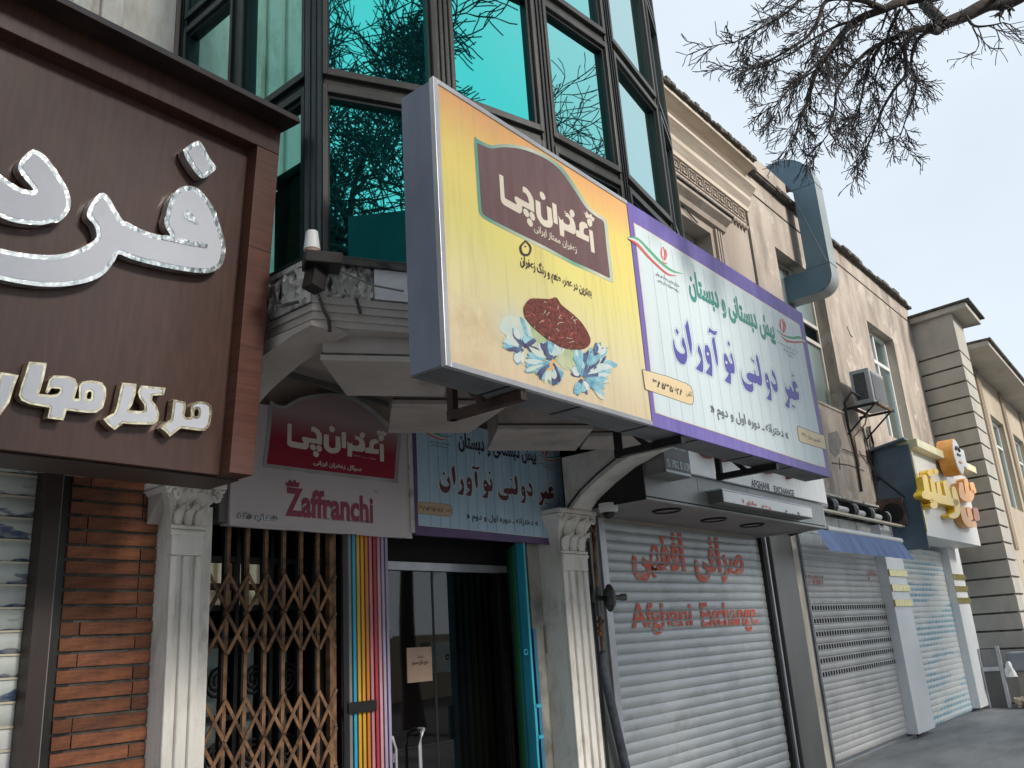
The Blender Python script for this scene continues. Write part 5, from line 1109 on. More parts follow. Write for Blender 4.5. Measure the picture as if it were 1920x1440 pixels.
pxtext('lettering', '۱۳۳۵', ly-.003, C61(1285, 550), C61(1352, 570), C61(1290, 535), C61(1290, 570), REDP, LB, bold=.04)
pxtext('lettering', 'ا', ly-.003, C61(1153, 510), C61(1162, 515), C61(1155, 500), C61(1155, 528), REDP, LB, bold=.03)
pxtext('lettering', '۹  ،  ۸', ly-.003, C61(1445, 590), C61(1550, 600), C61(1450, 575), C61(1450, 600), DKT, LB, bold=.03)
# small dark notice box
NB = thing('notice_box', 'small dark grey light box with white Persian lines and phone numbers', 'sign', (5.6, 3.2, 2.95))
ny = 3.12; A = on(1243, 842, 'y', ny); B = on(1297, 893, 'y', ny); zb_ = on(1243, 884, 'y', ny).z
MB().box(A.x, B.x, ny+.006, FY-.001, zb_, zb_+.42).build('box_body', GREYSTEEL, NB); NF = MB().box(A.x+.004, B.x-.004, ny, ny+.006, zb_+.004, zb_+.40).build('face', mat('slate_print', (.09, .09, .10), (.14, .14, .15), .5, scale=6), NB)
w_ = B.x-A.x
for t_, z_, h_, a_, b_ in (('شرکت صرافی افقهی', .30, .04, .15, .9), ('سکه، طلا، نقره', .19, .045, .2, .85), ('۲-۱۹۰۰ ۹۵۱', .045, .065, .08, .52), ('۸۵۱۰۲۹۴', .045, .065, .58, .97)):
    if t_.startswith('۲'): text_on('lettering', '951 1900-2', ny-.002, A.x+w_*a_, A.x+w_*b_, zb_+z_, zb_+z_+h_, PRW, NF, raw=True, bold=.02)
    elif t_.startswith('۸'): text_on('lettering', '85 10 294', ny-.002, A.x+w_*a_, A.x+w_*b_, zb_+z_, zb_+z_+h_, PRW, NF, raw=True, bold=.02)
    else: text_on('lettering', t_, ny-.002, A.x+w_*a_, A.x+w_*b_, zb_+z_, zb_+z_+h_, PRW, NF, bold=.03)
MB().box(A.x+.01, B.x-.01, ny-.0015, ny-.0005, zb_+.006, zb_+.024).build('white_line', PRW, NF)
# recessed rings in the soffit
for px_, py_ in ((1250, 957), (1338, 974), (1410, 984)):
    c = on(px_, py_, 'z', 2.617); 
    if c.y > 4.0: c = on(px_, py_-6, 'z', 2.617)
    mb = MB(); mb.tube([(c.x+.115*math.cos(a*math.pi/14), min(c.y, 3.9)+.115*math.sin(a*math.pi/14), 2.612) for a in range(29)], .010, 6, False); mb.build('downlight_ring', BLACKI, FX)
    MB().disc((c.x, min(c.y, 3.9), 2.618), (0, 0, -1), .1, .004, 24).build('downlight_cover', GREYSTEEL, FX)
# dome camera
DC = thing('dome_camera', 'white dome security camera with dark lens under the steel fascia corner', 'security camera', (5.9, 3.8, 2.5))
c = on(1141, 955, 'z', 2.58); c = Vector((c.x, c.y, 0)) if c.y < 4.05 else on(1141, 955, 'y', 3.98)
MB().tube([(c.x, c.y, 2.625), (c.x, c.y, 2.60), (c.x, c.y, 2.565), (c.x, c.y, 2.555)], [.075, .078, .074, .06], 20).build('housing', PVC, DC)
MB().tube([(c.x, c.y, 2.556), (c.x, c.y, 2.535), (c.x, c.y, 2.515), (c.x, c.y, 2.505)], [.056, .05, .032, .008], 18).build('lens_dome', mat('dark_dome', (.01, .01, .012), rough=.1), DC)
# jambs and pillars around the shutters
JP = thing('grey_jamb', 'grey painted steel jamb between fluted pilaster and lettered shutter', 'pillar', (6, F0, 0))
MB().box(5.70, 5.98, F0-.02, F0+.14, 0, 2.6).build('jamb_plate', GREYSTEEL, JP); MB().box(5.984, 6.12, F0-.045, F0+.14, 0, 2.6).build('jamb_plate', DGREY, JP); MB().box(6.124, 6.215, F0-.06, F0+.14, 0, 2.6).build('guide_rail', ALU, JP, bevel=.004)
S3, zl3 = shutter('roller_shutter', 'grey steel roller shutter painted with red Persian and Latin words', 6.22, 9.42, .02, 2.60, F0, .086, SLAT)
gro = [(z, .0075) for z in zl3]
def shtext(body, a, b, t, d, m, raw=False, bold=.03, par=None, y=F0-.012, gv=None, nm='painted_lettering'):
    return text_on(nm, body, y, on(*a, 'y', F0).x, on(*b, 'y', F0).x, on(*d, 'y', F0).z, on(*t, 'y', F0).z, m, par, bold=bold, raw=raw, grooves=gv or gro)
C71 = lambda cx, cy: (1080+cx/3, 960+cy/3)
REDS = mat('shutter_red', (.44, .36, .34), (.66, .12, .07), .6, scale=7, stretch=(1, 1, 4), lo=.36, hi=.47)
shtext('افقهی', C71(312, 300), C71(610, 300), C71(470, 105), C71(350, 392), REDS, par=S3, bold=.042)
shtext('صرافی', C71(662, 300), C71(940, 300), C71(740, 140), C71(690, 400), REDS, par=S3, bold=.042)
shtext('Afghani', C71(305, 600), C71(650, 600), C71(400, 510), C71(310, 700), REDS, raw=True, par=S3, bold=.024)
shtext('Exchange', C71(700, 600), C71(1015, 600), C71(710, 510), C71(705, 690), REDS, raw=True, par=S3, bold=.024)
mb = MB(); rs = random.Random(2)
PL = thing('shutter_pillar', 'wide dark grey steel pillar right of the lettered shutter', 'pillar', (9.9, F0, 0))
MB().box(9.425, 9.475, F0-.05, F0+.1, 0, 2.62).build('guide_rail', BLACKI, PL); MB().box(9.478, 9.51, F0-.07, F0+.1, 0, 2.62).build('guide_edge', ALU, PL); MB().box(9.514, 9.55, F0-.06, F0+.1, 0, 2.62).build('guide_rail', BLACKI, PL)
MB().box(9.554, 10.17, F0-.10, F0+.2, 0, 2.66).build('cladding', DGREY, PL, bevel=.004)
PO = thing('cream_post', 'narrow weathered cream post between dark pillar and perforated shutter', 'post', (10.4, F0, 0))
MB().box(10.175, 10.42, F0-.06, F0+.2, 0, 2.75).build('post_face', mat('cream_stone', (.42, .37, .30), (.60, .55, .48), .85, scale=6, stretch=(1, 1, .5), bump=.3), PO); MB().box(10.424, 10.54, F0-.03, F0+.2, 0, 2.75).build('guide_rail', GREYSTEEL, PO); MB().box(10.544, 10.60, F0-.045, F0+.1, 0, 2.7).build('guide_edge', SLATDK, PO)
# gas pipe and regulator
GP = thing('gas_pipe', 'rusty and grey gas pipe with round regulator beside the fluted pilaster', 'gas pipe', (5.8, 3.95, 0)); gy = 3.98
q = lambda x, y, yy=gy: on(x, y, 'y', yy)
MB().tube([q(1108, 965), q(1114, 1010), q(1116, 1060), q(1120, 1100)], .016, 8).build('upper_pipe', RUST, GP)
mb = MB()
rr = random.Random(4)
for k in range(22):
    p = q(1090+rr.uniform(-6, 22), 960+rr.uniform(0, 55)); mb.tube([p+Vector((0, -.02, -.02)), p+Vector((rr.uniform(-.03, .03), -.02, .02))], rr.uniform(.010, .02), 6)
mb.build('rust_fittings', RUST, GP)
MB().tube([q(1121, 1100), q(1122, 1130), q(1124, 1155)], .022, 10).build('valve_body', DGREY, GP)
MB().tube([q(1098, 1122, 3.94), q(1112, 1120, 3.94), q(1126, 1121, 3.94), q(1140, 1124, 3.94)], .020, 8).build('cross_pipe', BLACKI, GP)
MB().tube([q(1108, 1100, 3.93), q(1108, 1112, 3.93), q(1108, 1130, 3.93)], [.02, .034, .03], 8).build('valve_knob', BLACKI, GP)
c = q(1143, 1121, 3.92); ax = Vector((.80, -.60, .0)).normalized()
MB().tube([c-ax*.035, c-ax*.03, c-ax*.004, c+ax*.004, c+ax*.03, c+ax*.04], [.03, .075, .10, .10, .075, .03], 28).build('regulator', mat('cast_grey', (.10, .105, .105), (.17, .175, .17), .5, metal=.4, scale=20, bump=.2), GP)
MB().tube([c-ax*.006, c+ax*.006], [.108, .108], 28).build('regulator_flange', DGREY, GP)
MB().tube([c+ax*.04, c+ax*.09, c+ax*.10, c+ax*.14], [.022, .022, .03, .028], 12).build('regulator_cap', DGREY, GP)
for k in range(8):
    a = k*math.pi/4; v = ax.cross(Vector((0, 0, 1))).normalized(); p = c+v*.094*math.cos(a)+Vector((0, 0, .094*math.sin(a))); MB().tube([p-ax*.014, p+ax*.014], .006, 6).build('bolt', BLACKI, GP)
MB().tube([q(1124, 1155), q(1127, 1180), q(1129, 1215), q(1131, 1228)], [.014, .02, .012, .014], 8).build('thin_pipe', RUST, GP)
for y_ in (1165, 1178, 1188): p = q(1126, y_); MB().tube([p-Vector((.03, 0, 0)), p+Vector((.03, 0, 0))], .017, 8).build('valve_nut', RUST, GP)
MB().tube([q(1131, 1222), q(1126, 1232), q(1130, 1245), q(1139, 1290), q(1155, 1360), q(1176, 1450), Vector((q(1176, 1450).x, gy, .0))], [.022, .03, .03, .036, .036, .036, .036], 12).build('riser_pipe', mat('pipe_blue_grey', (.05, .06, .08), (.12, .13, .15), .5, metal=.3, scale=12), GP)
# ================================================================ perforated shutter
C81 = lambda cx, cy: (1440+cx/3, 960+cy/3)
rows = [on(*C81(690, y), 'y', F0).z for y in (543, 605, 670, 735, 797, 860)]
pz = (rows[0]-rows[-1])/5/2; z0_ = rows[-1]-pz*math.floor(rows[-1]/pz)+.0
skip = {int(round((r-z0_)/pz)) for r in rows}
S4, zl4 = shutter('roller_shutter', 'dusty roller shutter with six rows of square holes under the blue awning', 10.60, 13.86, z0_, 2.62, F0, pz, SLAT2, skip=skip, jm=SLATDK)
k = MB(); Lx = 13.86-10.60; nh = 36; pw = Lx/nh
k.box(0, Lx, -.010, -.006, 0, pz*.11); k.box(0, Lx, -.010, -.006, pz*.80, pz)
for i in range(nh): k.box(i*pw, i*pw+pw*.30, -.009, -.0065, pz*.111, pz*.799)
me = k.mesh('perforated_slat'); me.materials.append(SLAT2)
for s in sorted(skip): MB().box(10.60, 13.86, F0-.0045, F0-.001, z0_+s*pz+.002, z0_+s*pz+pz-.002).build('dark_behind', BLACK, S4)
for s in sorted(skip): inst(me, 'perforated_slat', S4, (10.60, F0, z0_+s*pz))
gro4 = [(z, .012) for z in zl4]
RD2 = mat('faded_red', (.45, .35, .34), (.50, .12, .12), .6, scale=14, lo=.35, hi=.55)
shtext('۷۸۷۱۷۸', C81(195, 380), C81(315, 380), C81(200, 350), C81(200, 425), RD2, par=S4, gv=gro4, bold=.03)
shtext('۲۴', C81(550, 350), C81(605, 350), C81(555, 330), C81(555, 390), RD2, par=S4, gv=gro4, bold=.05)
shtext('سرقفلی واگذار', C81(210, 500), C81(370, 480), C81(215, 470), C81(215, 530), PVC, par=S4, gv=gro4, bold=.02)
MB().box(10.58, 13.9, F0-.03, F0+.02, 0, .035).build('bottom_rail', GREYSTEEL, S4)
# tiled wall strip and roller gear above the perforated shutter
TW4 = thing('tiled_lintel', 'strip of pale glazed tiles above the perforated shutter', 'wall', (12.2, F0, 2.62))
tl = MB().box(0, .36, 0, .02, 0, .125).mesh('tile'); tl.materials.append(mat('pale_tile', (.46, .49, .48), (.60, .62, .60), .35, scale=5))
MB().box(10.0, 14.1, F0+.012, F0+.2, 2.6, 3.05).build('grout', mat('grout_grey', (.18, .18, .17), rough=.9), TW4)
for i in range(11):
    for j in range(3): inst(tl, 'tile', TW4, (10.02+.368*i, F0-.006+.003*((i+j) % 2), 2.62+.132*j))
RG = thing('shutter_gear', 'exposed roller gear with white tubes under a dark slot above the awning', 'shutter gear', (13, F0, 3.0))
MB().box(10.1, 14.2, F0-.02, F0+.02, 3.02, 3.28).build('slot', BLACK, RG)
gy_ = 3.94
pA, pB = on(1553, 935, 'y', gy_), on(1668, 965, 'y', gy_); zc_ = 3.10
for a, b in ((10.9, 11.35), (11.6, 12.15), (12.4, 12.85), (13.1, 13.6)):
    MB().tube([(a, gy_, zc_), (b, gy_, zc_)], .045, 12).build('roller_tube', PVC, RG)
for x in (11.45, 12.25, 12.95, 13.7):
    MB().tube([(x-.06, gy_, zc_), (x+.06, gy_, zc_)], .11, 20).build('roller_wheel', BLACKI, RG)
    MB().tube([(x+.08, gy_-.06+.05*math.cos(a), zc_+.09*math.sin(a)) for a in [k*.5 for k in range(14)]], .012, 6).build('bracket_loop', ALU, RG)
MB().bar((10.2, 3.80, 2.985), (14.3, 3.80, 2.985), .07, .025).build('ledge', CREAM, RG); MB().bar((10.2, F0-.05, 3.30), (13.9, F0-.05, 3.30), .10, .03).build('top_strip', CONC, RG)
SP = thing('speaker_box', 'square rusty brown plate with dark round fan hole beside the roller gear', 'fan box', (13.6, 3.9, 3.0))
MB().box(14.10, 14.16, 3.70, 4.08, 3.0, 3.42).build('plate', mat('brown_plate', (.06, .035, .03), (.11, .06, .05), .6, scale=8), SP); MB().disc((14.099, 3.87, 3.2), (-1, 0, 0), .15, .02, 24).build('fan_hole', BLACKI, SP)
# awning
AW = thing('awning', 'rolled blue canvas awning with white cassette over the perforated shutter', 'awning', (12, 3.7, 2.6)); ay = 3.72
a, b = on(1548, 992, 'y', ay), on(1688, 1014, 'y', ay); zt_ = (a.z+b.z)/2
MB().tube([(a.x, ay, zt_), (b.x, ay, zt_)], .042, 14).build('cassette', PVC, AW)
va, vb = on(1528, 1010, 'y', ay-.03), on(1690, 1030, 'y', ay-.03); n_ = 60; g = MB(); vs = []
hb = on(1540, 1031, 'y', ay).z
for i in range(n_+1):
    x = va.x+(vb.x-va.x)*i/n_
    for j in range(5):
        t = j/4; vs.append((x+.10*t, ay-.05-.10*t+.012*math.sin(i*.9)*t, zt_-.03+(hb-zt_+.0)*t))
g.add(vs, [(i*5+j, (i+1)*5+j, (i+1)*5+j+1, i*5+j+1) for i in range(n_) for j in range(4)], True); g.build('valance', BLUEC, AW)
for x in (va.x+.05, vb.x-.1): MB().bar((x, ay, zt_-.02), (x, F0, zt_-.08), .03).build('awning_arm', BLACKI, AW)
MB().tube([(a.x-.25, ay+.1, zt_+.02), (a.x, ay, zt_)], .025, 8).build('gearbox', BLACKI, AW)
# ================================================================ last shop: pilasters with gold bands, patterned shutter, gold lettered sign
def goldpil(lab, x0, x1, bands):
    t = thing('shop_pilaster', lab, 'pilaster', ((x0+x1)/2, F0, 0), 'white pilasters with gold bands')
    MB().box(x0, x1, F0-.14, F0+.2, .06, 3.0).build('white_cladding', mat('white_acp', (.66, .69, .72), (.74, .76, .78), .3, scale=2), t)
    for z in bands: MB().box(x0-.01, x1+.01, F0-.165, F0-.1405, z-.05, z+.05).build('gold_band', GOLD, t, bevel=.004)
    return t
yb_ = F0-.14
b1_ = [on(*C81(x, y), 'y', yb_).z for x, y in ((730, 345), (745, 428), (758, 512))]; b2_ = [on(*C81(x, y), 'y', yb_).z for x, y in ((1085, 367), (1095, 433), (1108, 498))]
goldpil('white pilaster with three gold bands between the perforated and the blue shutter', on(1690, 1200, 'y', yb_).x-.02, on(1722, 1200, 'y', yb_).x, b1_)
MB().box(13.87, 14.0, F0-.05, F0+.1, 0, 2.62).build('guide_rail', BLACKI, bpy.data.objects['shop_pilaster'])
p2a, p2b = on(1812, 1200, 'y', yb_).x, on(1833, 1200, 'y', yb_).x
goldpil('white pilaster with three gold bands next to the rusticated house', p2a, min(p2b, 18.85), b2_)
def slatpat():
    m = mat('patterned_slat', (.52, .54, .54), (.66, .67, .66), .4, scale=2); nt = m.node_tree; N = nt.nodes.new; L = nt.links.new; b = nt.nodes['Principled BSDF']; src = b.inputs['Base Color'].links[0].from_socket
    tc = N('ShaderNodeTexCoord'); oi = N('ShaderNodeObjectInfo'); ge = N('ShaderNodeNewGeometry')
    mp = N('ShaderNodeMapping'); mp.inputs['Rotation'].default_value = (math.pi/2, 0, 0); L(ge.outputs['Position'], mp.inputs[0])
    bt = N('ShaderNodeTexBrick'); bt.inputs['Scale'].default_value = 1; bt.inputs['Brick Width'].default_value = .20; bt.inputs['Row Height'].default_value = .088; bt.inputs['Mortar Size'].default_value = .022; bt.inputs['Mortar Smooth'].default_value = .3; bt.offset = .5
    bt.inputs['Color1'].default_value = (.20, .40, .52, 1); bt.inputs['Color2'].default_value = (.34, .50, .58, 1); L(mp.outputs[0], bt.inputs['Vector'])
    nz = N('ShaderNodeTexNoise'); nz.inputs['Scale'].default_value = 1.0; mp2 = N('ShaderNodeMapping'); mp2.inputs['Scale'].default_value = (.5, 1, 3.2); L(ge.outputs['Position'], mp2.inputs[0]); L(mp2.outputs[0], nz.inputs[0])
    rp = N('ShaderNodeValToRGB'); rp.color_ramp.elements[0].position = .44; rp.color_ramp.elements[1].position = .50; L(nz.outputs[0], rp.inputs[0])
    iv = N('ShaderNodeMath'); iv.operation = 'SUBTRACT'; iv.inputs[0].default_value = 1; L(bt.outputs['Fac'], iv.inputs[1])
    ml = N('ShaderNodeMath'); ml.operation = 'MULTIPLY'; L(rp.outputs[0], ml.inputs[0]); L(iv.outputs[0], ml.inputs[1])
    mx = N('ShaderNodeMix'); mx.data_type = 'RGBA'; L(ml.outputs[0], mx.inputs[0]); L(src, mx.inputs[6]); L(bt.outputs['Color'], mx.inputs[7]); L(mx.outputs[2], b.inputs['Base Color'])
    return m
S5, zl5 = shutter('roller_shutter', 'white roller shutter patterned with rows of pale blue panes at the far shop', on(1722, 1200, 'y', F0).x-.3, p2a, .03, 2.75, F0, .088, slatpat())
# sign with gold letters
S5S = thing('gold_sign', 'white shop sign with gold frame and thick yellow and orange raised letters', 'sign', (15.2, 3.6, 2.7)); sy = 3.48
xl = 14.25; xr = on(1838, 1003, 'y', sy).x; zb5 = on(1740, 1003, 'y', sy).z; zt5 = on(1712, 842, 'y', sy).z
MB().box(xl+.1, xr, sy+.03, F0-.05, zb5, zt5).build('white_face', PVC, S5S)
MB().box(xl, xl+.095, sy-.01, F0-.05, zb5+.05, zt5-.002).build('gold_edge', GOLD, S5S)
MB().box(xl+.02, on(1832, 898, 'y', sy-.1).x, sy-.12, sy+.2, zt5+.0, zt5+.13).build('top_beam', mat('pale_gold', (.62, .58, .34), (.74, .70, .48), .4, scale=4), S5S, bevel=.005)
SD = thing('side_cabinet', 'blue grey sheet metal side wall of the gold lettered sign', 'cabinet', (14.2, 3.8, 2.6))
MB().box(xl-.04, xl-.002, sy+.0, F0-.01, 2.62, zt5+.05).build('side_sheet', mat('blue_sheet', (.075, .11, .15), (.12, .17, .23), .45, metal=.35, scale=1.6), SD)
MB().extr([(xl-.15, sy+.02, zt5+.12), (xl-.15, F0, zt5+.02), (xl-.15, F0, zt5+.05), (xl-.15, sy+.02, zt5+.15)], (.5, 0, 0)).build('hood_sheet', mat('hood_blue', (.10, .15, .20), (.15, .21, .27), .45, metal=.3, scale=2), SD)
MB().bar((xl-.05, 4.04, zt5-.35), (xl-.05, 3.68, 3.42), .02).build('stay_rod', BLACKI, SD)
CZ = lambda l: [(1560+p[0]/5.142, 760+p[1]/5.142)+tuple(q/5.142 for q in p[2:]) for p in l]
ygr = [[('l', CZ([(905, 860, 40), (1060, 905, 42), (1190, 940, 34)])), ('l', CZ([(895, 690, 24), (925, 860, 26)])), ('l', CZ([(965, 720, 18), (990, 860, 22)])), ('l', CZ([(1025, 750, 16), (1045, 880, 22)])), ('l', CZ([(1095, 745, 24), (1130, 900, 26)]))],
       [('s', CZ([(1172, 800, 18), (1195, 900, 28), (1212, 1010, 28), (1190, 1060, 28), (1150, 1065, 20)]))], [('s', CZ([(955, 650, 34)]))], [('s', CZ([(1000, 640, 26)]))], [('s', CZ([(985, 960, 36)]))], [('s', CZ([(965, 920, 18)]))]]
P5 = lambda yy: ypl(yy)
for g in ygr:
    f = field(g, .5); o = letters(None, 0, 0, P5(sy-.10), dS, .12, f).build('raised_letter', YELL, S5S)
og = [[('s', CZ([(1245, 760, 20), (1250, 830, 26), (1270, 880, 30), (1330, 900, 30), (1350, 840, 24)])), ('l', CZ([(1290, 720, 18), (1310, 850, 20)]))], [('s', CZ([(1350, 760, 20), (1370, 830, 22)]))],
      [('s', CZ([(1262, 1000, 24), (1280, 1080, 28), (1320, 1140, 30), (1370, 1150, 28)])), ('l', CZ([(1320, 1000, 20), (1340, 1090, 22)]))], [('s', CZ([(1385, 1010, 24), (1400, 1090, 26)]))]]
for i, g in enumerate(og):
    f = field(g, .5); letters(None, 0, 0, P5(sy-.10), dS, .12, f).build('raised_letter', ORAN if i != 3 else BROWNO, S5S)
RS = thing('round_sign', 'round orange rimmed sign with dark emblem on top of the gold sign', 'sign', (15.6, 3.1, 3.8)); ry = sy-.28
c = on(1797, 855, 'y', ry); rad = (on(1790, 822, 'y', ry).z-on(1797, 886, 'y', ry).z)/2
c.z = on(1793, 854, 'y', ry).z
MB().disc((c.x, ry+.26, c.z), (0, -1, 0), rad, .25, 40).build('rim', ORAN, RS); MB().disc((c.x, ry+.008, c.z), (0, -1, 0), rad*.93, .006, 40).build('face', PVC, RS)
MB().tube([(c.x+rad*.6*math.cos(a), ry-.001, c.z+rad*.5*math.sin(a)) for a in [math.pi*(.25+.5*k/10) for k in range(11)]], .03, 6).build('emblem', DKT, RS)
MB().bar((c.x-rad*.25, ry-.003, c.z+rad*.1), (c.x+rad*.4, ry-.003, c.z+rad*.1), .03).build('emblem', DKT, RS)
MB().bar((c.x-rad*.1, ry-.003, c.z-rad*.3), (c.x+rad*.35, ry-.003, c.z-rad*.3), .03).build('emblem', ORAN, RS)
MB().box(c.x+rad*.9, c.x+rad*.9+.5, ry+.05, ry+.3, c.z-.1, c.z+.22).build('side_plate', PVC, RS); MB().box(c.x-1.1, c.x-rad-.1, sy+.2, F0-.1, zt5+.131, zt5+.28).build('dark_box', SIGNSIDE, RS)
# ================================================================ air conditioner, duct, cables
AC = thing('air_conditioner', 'grey outdoor air conditioner unit on an iron wall bracket', 'air conditioner', (13.5, 3.8, 5.2)); acy = 3.62
p = on(1632, 712, 'y', acy); q_ = on(1634, 748, 'y', acy); pr = on(1660, 720, 'y', acy); ax0 = p.x; ax1 = ax0+.72; az0 = on(1638, 752, 'y', acy).z; az1 = on(1630, 690, 'y', acy).z
MB().box(ax0, ax1, acy, acy+.30, az0, az1).build('case', mat('ac_case', (.34, .35, .36), (.46, .47, .47), .5, scale=3), AC, bevel=.012)
MB().box(ax0-.004, ax0-.0005, acy+.07, acy+.25, az0+.07, az1-.06).build('side_grille', mat('ac_grille', (.05, .055, .055), (.09, .09, .09), .6, scale=30), AC)
MB().box(ax0+.06, ax1-.06, acy-.012, acy-.001, az0+.05, az1-.05).build('front_grille', mat('ac_front', (.22, .23, .24), (.28, .29, .3), .6, scale=30), AC)
for k in range(12): MB().box(ax0+.06, ax1-.06, acy-.018, acy-.0125, az0+.07+k*(az1-az0-.14)/12, az0+.082+k*(az1-az0-.14)/12).build('louvre', DGREY, AC)
mb = MB()
for x in (ax0-.03, ax1+.03): MB().bar((x, acy-.06, az0-.03), (x, F0, az0-.03), .035).build('bracket_arm', BLACKI, AC); MB().bar((x, acy, az0-.04), (x, F0-.01, az0-.42), .022).build('bracket_strut', BLACKI, AC)
MB().bar((ax0-.05, acy-.03, az0-.03), (ax1+.05, acy-.03, az0-.03), .035).build('bracket_rail', RUST, AC); MB().bar((ax0-.05, F0-.15, az0-.03), (ax1+.05, F0-.15, az0-.03), .035).build('bracket_rail', BLACKI, AC)
MB().box(ax0+.02, ax1-.02, acy+.05, acy+.28, az0-.012, az0-.002).build('base_tray', WPANEL, AC)
MB().tube([(ax0-.01, F0-.28, az0+.12), (ax0-.12, F0-.2, az0+.2), (ax0-.15, F0-.08, az0+.05), (ax0-.05, F0-.04, az0-.3), (ax0+.1, F0-.03, az0-.8), (ax0+.05, F0-.03, az0-1.3)], .022, 8).build('hose', CABLE, AC)
MB().tube([(ax0+.3, F0-.28, az0-.02), (ax0+.28, F0-.2, az0-.25), (ax0+.1, F0-.05, az0-.45), (ax0+.18, F0-.03, az0-.9)], .012, 6).build('hose', mat('copper_hose', (.25, .12, .08), rough=.6), AC)
DU = thing('steel_duct', 'big sheet metal duct, bluish reflection in its colour, looping from window over the roof edge', 'duct', (12.6, 3.7, 6.35))
def arc(cy, cz, r, a0, a1, n=8): return [(cy+r*math.cos(math.radians(a0+(a1-a0)*k/n)), cz+r*math.sin(math.radians(a0+(a1-a0)*k/n))) for k in range(n+1)]
yo, yi = 3.60, 3.95; zbt, ztp = 6.38, 8.74
outer = [(4.32, zbt)] + arc(yo+.26, zbt+.26, .26, 270, 180) + arc(yo+.55, ztp-.55, .55, 180, 90) + [(5.6, ztp)]
inner = [(5.6, ztp-.42)] + arc(yi+.20, ztp-.42-.20, .20, 90, 180) + [(yi, zbt+.40), (4.32, zbt+.40)]
# side faces as strip quads between outer and inner
def strip(x, flip):
    n = 30
    def res(P):
        P = [Vector((p[0], p[1])) for p in P]; d = [0]
        for a, b in zip(P[:-1], P[1:]): d.append(d[-1]+(b-a).length)
        o = []
        for k in range(n+1):
            t = d[-1]*k/n; j = max(i for i in range(len(d)) if d[i] <= t+1e-9); j = min(j, len(P)-2); u = (t-d[j])/((d[j+1]-d[j]) or 1); o.append(P[j].lerp(P[j+1], u))
        return o
    A, B = res(outer), res(inner[::-1]); v = [(x, p.x, p.y) for p in A]+[(x, p.x, p.y) for p in B]; return v, [(i, i+1, n+2+i, n+1+i) for i in range(n)]
dx0, dx1 = 12.36, 12.68
mb = MB(); v, f = strip(dx0, 0); mb.add(v, f); v, f = strip(dx1, 1); mb.add(v, f); mb.build('side_sheet', DUCT, DU)
mb = MB(); v = [(x, a, b) for a, b in outer for x in (dx0, dx1)]; mb.add(v, [(2*i, 2*i+1, 2*i+3, 2*i+2) for i in range(len(outer)-1)], True); mb.build('front_sheet', DUCTL, DU)
mb = MB(); v = [(x, a, b) for a, b in inner for x in (dx0, dx1)]; mb.add(v, [(2*i, 2*i+1, 2*i+3, 2*i+2) for i in range(len(inner)-1)], True); mb.build('inner_sheet', DUCT, DU)
for z in (6.80, 8.15): MB().box(dx0-.006, dx1+.006, yo-.005, yi+.005, z, z+.012).build('seam', DUCT, DU)
MB().bar((dx0-.003, yi-.01, 8.0), (dx0-.003, yo+.03, 6.82), .008).build('crease', DUCTL, DU)
CB2 = thing('cable_bundle', 'tangled bundle of grey cables hanging on the wall below the air conditioner', 'cables', (14, F0, 3.3)); rr = random.Random(11)
for k in range(9):
    pts = []
    x = 1618+rr.uniform(0, 14)
    for j, y_ in enumerate((800, 830, 860, 890, 925)):
        pts.append(on(x+(y_-800)*.22+rr.uniform(-5, 5), y_, 'y', F0-.03-.015*(k % 4)))
    MB().tube(pts, rr.choice([.008, .012, .02]), 6).build('cable', CABLE if k % 2 else GREYC, CB2)
for k in range(4):
    c = on(1645+6*k, 870+8*k, 'y', F0-.1); MB().tube([c+Vector((.22*math.cos(a)*(.6+.1*k), -.03*k, .25*math.sin(a))) for a in [j*.4-1.5 for j in range(10)]], .008, 5).build('cable', GREYC if k % 2 else CABLE, CB2)
MB().tube([on(x, y, 'y', F0-.03) for x, y in ((1580, 842), (1600, 850), (1625, 856), (1645, 880))], .008, 5).build('cable', CABLE, CB2)
# ================================================================ things at the far right
BD = thing('sandwich_board', 'grey folding board leaning by the far pilaster with white bag', 'board', (18.9, 4.0, 0)); bb = on(1868, 1313, 'z', 0)
o_ = Vector((18.08, 3.93, 0))
def obx(a, b, c, d, e, f, nm, m): MB().obox((o_, Vector((.1, -.995, 0)), Vector((-.995, -.1, 0))), a, b, c, d, e, f).build(nm, m, BD, bevel=.005)
obx(0, .26, 0, .05, .02, .62, 'panel', DGREY); obx(-.03, .0, -.02, .07, 0, 1.02, 'frame_post', ALU); obx(.26, .32, -.02, .07, 0, 1.05, 'frame_post', ALU); obx(0, .26, -.03, .10, .625, .70, 'shelf', ALU); obx(0.005, .255, .0, .04, .705, 1.0, 'screen', GREYSTEEL)
WB = MB(); 
vs = []; 
for i in range(7):
    for j in range(10):
        a = j/10*2*math.pi; t = i/6; r = .16*(1-t*.75)*(1+.25*math.sin(3*a+i)); vs.append((o_.x-.02+.6*r*math.cos(a), o_.y-.42+r*.6*math.sin(a), .52+.38*t-.12*(t**2)))
WB.add(vs, [(i*10+j, i*10+(j+1) % 10, (i+1)*10+(j+1) % 10, (i+1)*10+j) for i in range(6) for j in range(10)], True); WB.build('plastic_bag', PVC, None, label='crumpled white plastic bag hanging at the grey board', cat='bag')
PB = thing('planter', 'low blue grey concrete block ledge against the rusticated corner', 'planter', (18.5, 3.0, 0)); c_ = on(1905, 1287, 'z', 0)
MB().prism([(18.25, 2.5), (18.70, 2.5), (18.70, 3.52), (18.25, 3.56)], .60, .92).build('upper_block', mat('blue_grey_concrete', (.22, .24, .28), (.30, .32, .36), .8, scale=3), PB, bevel=.02); MB().prism([(18.33, 2.55), (18.68, 2.55), (18.68, 3.46), (18.33, 3.48)], 0, .598).build('base_block', PLASTER_G, PB, bevel=.02)
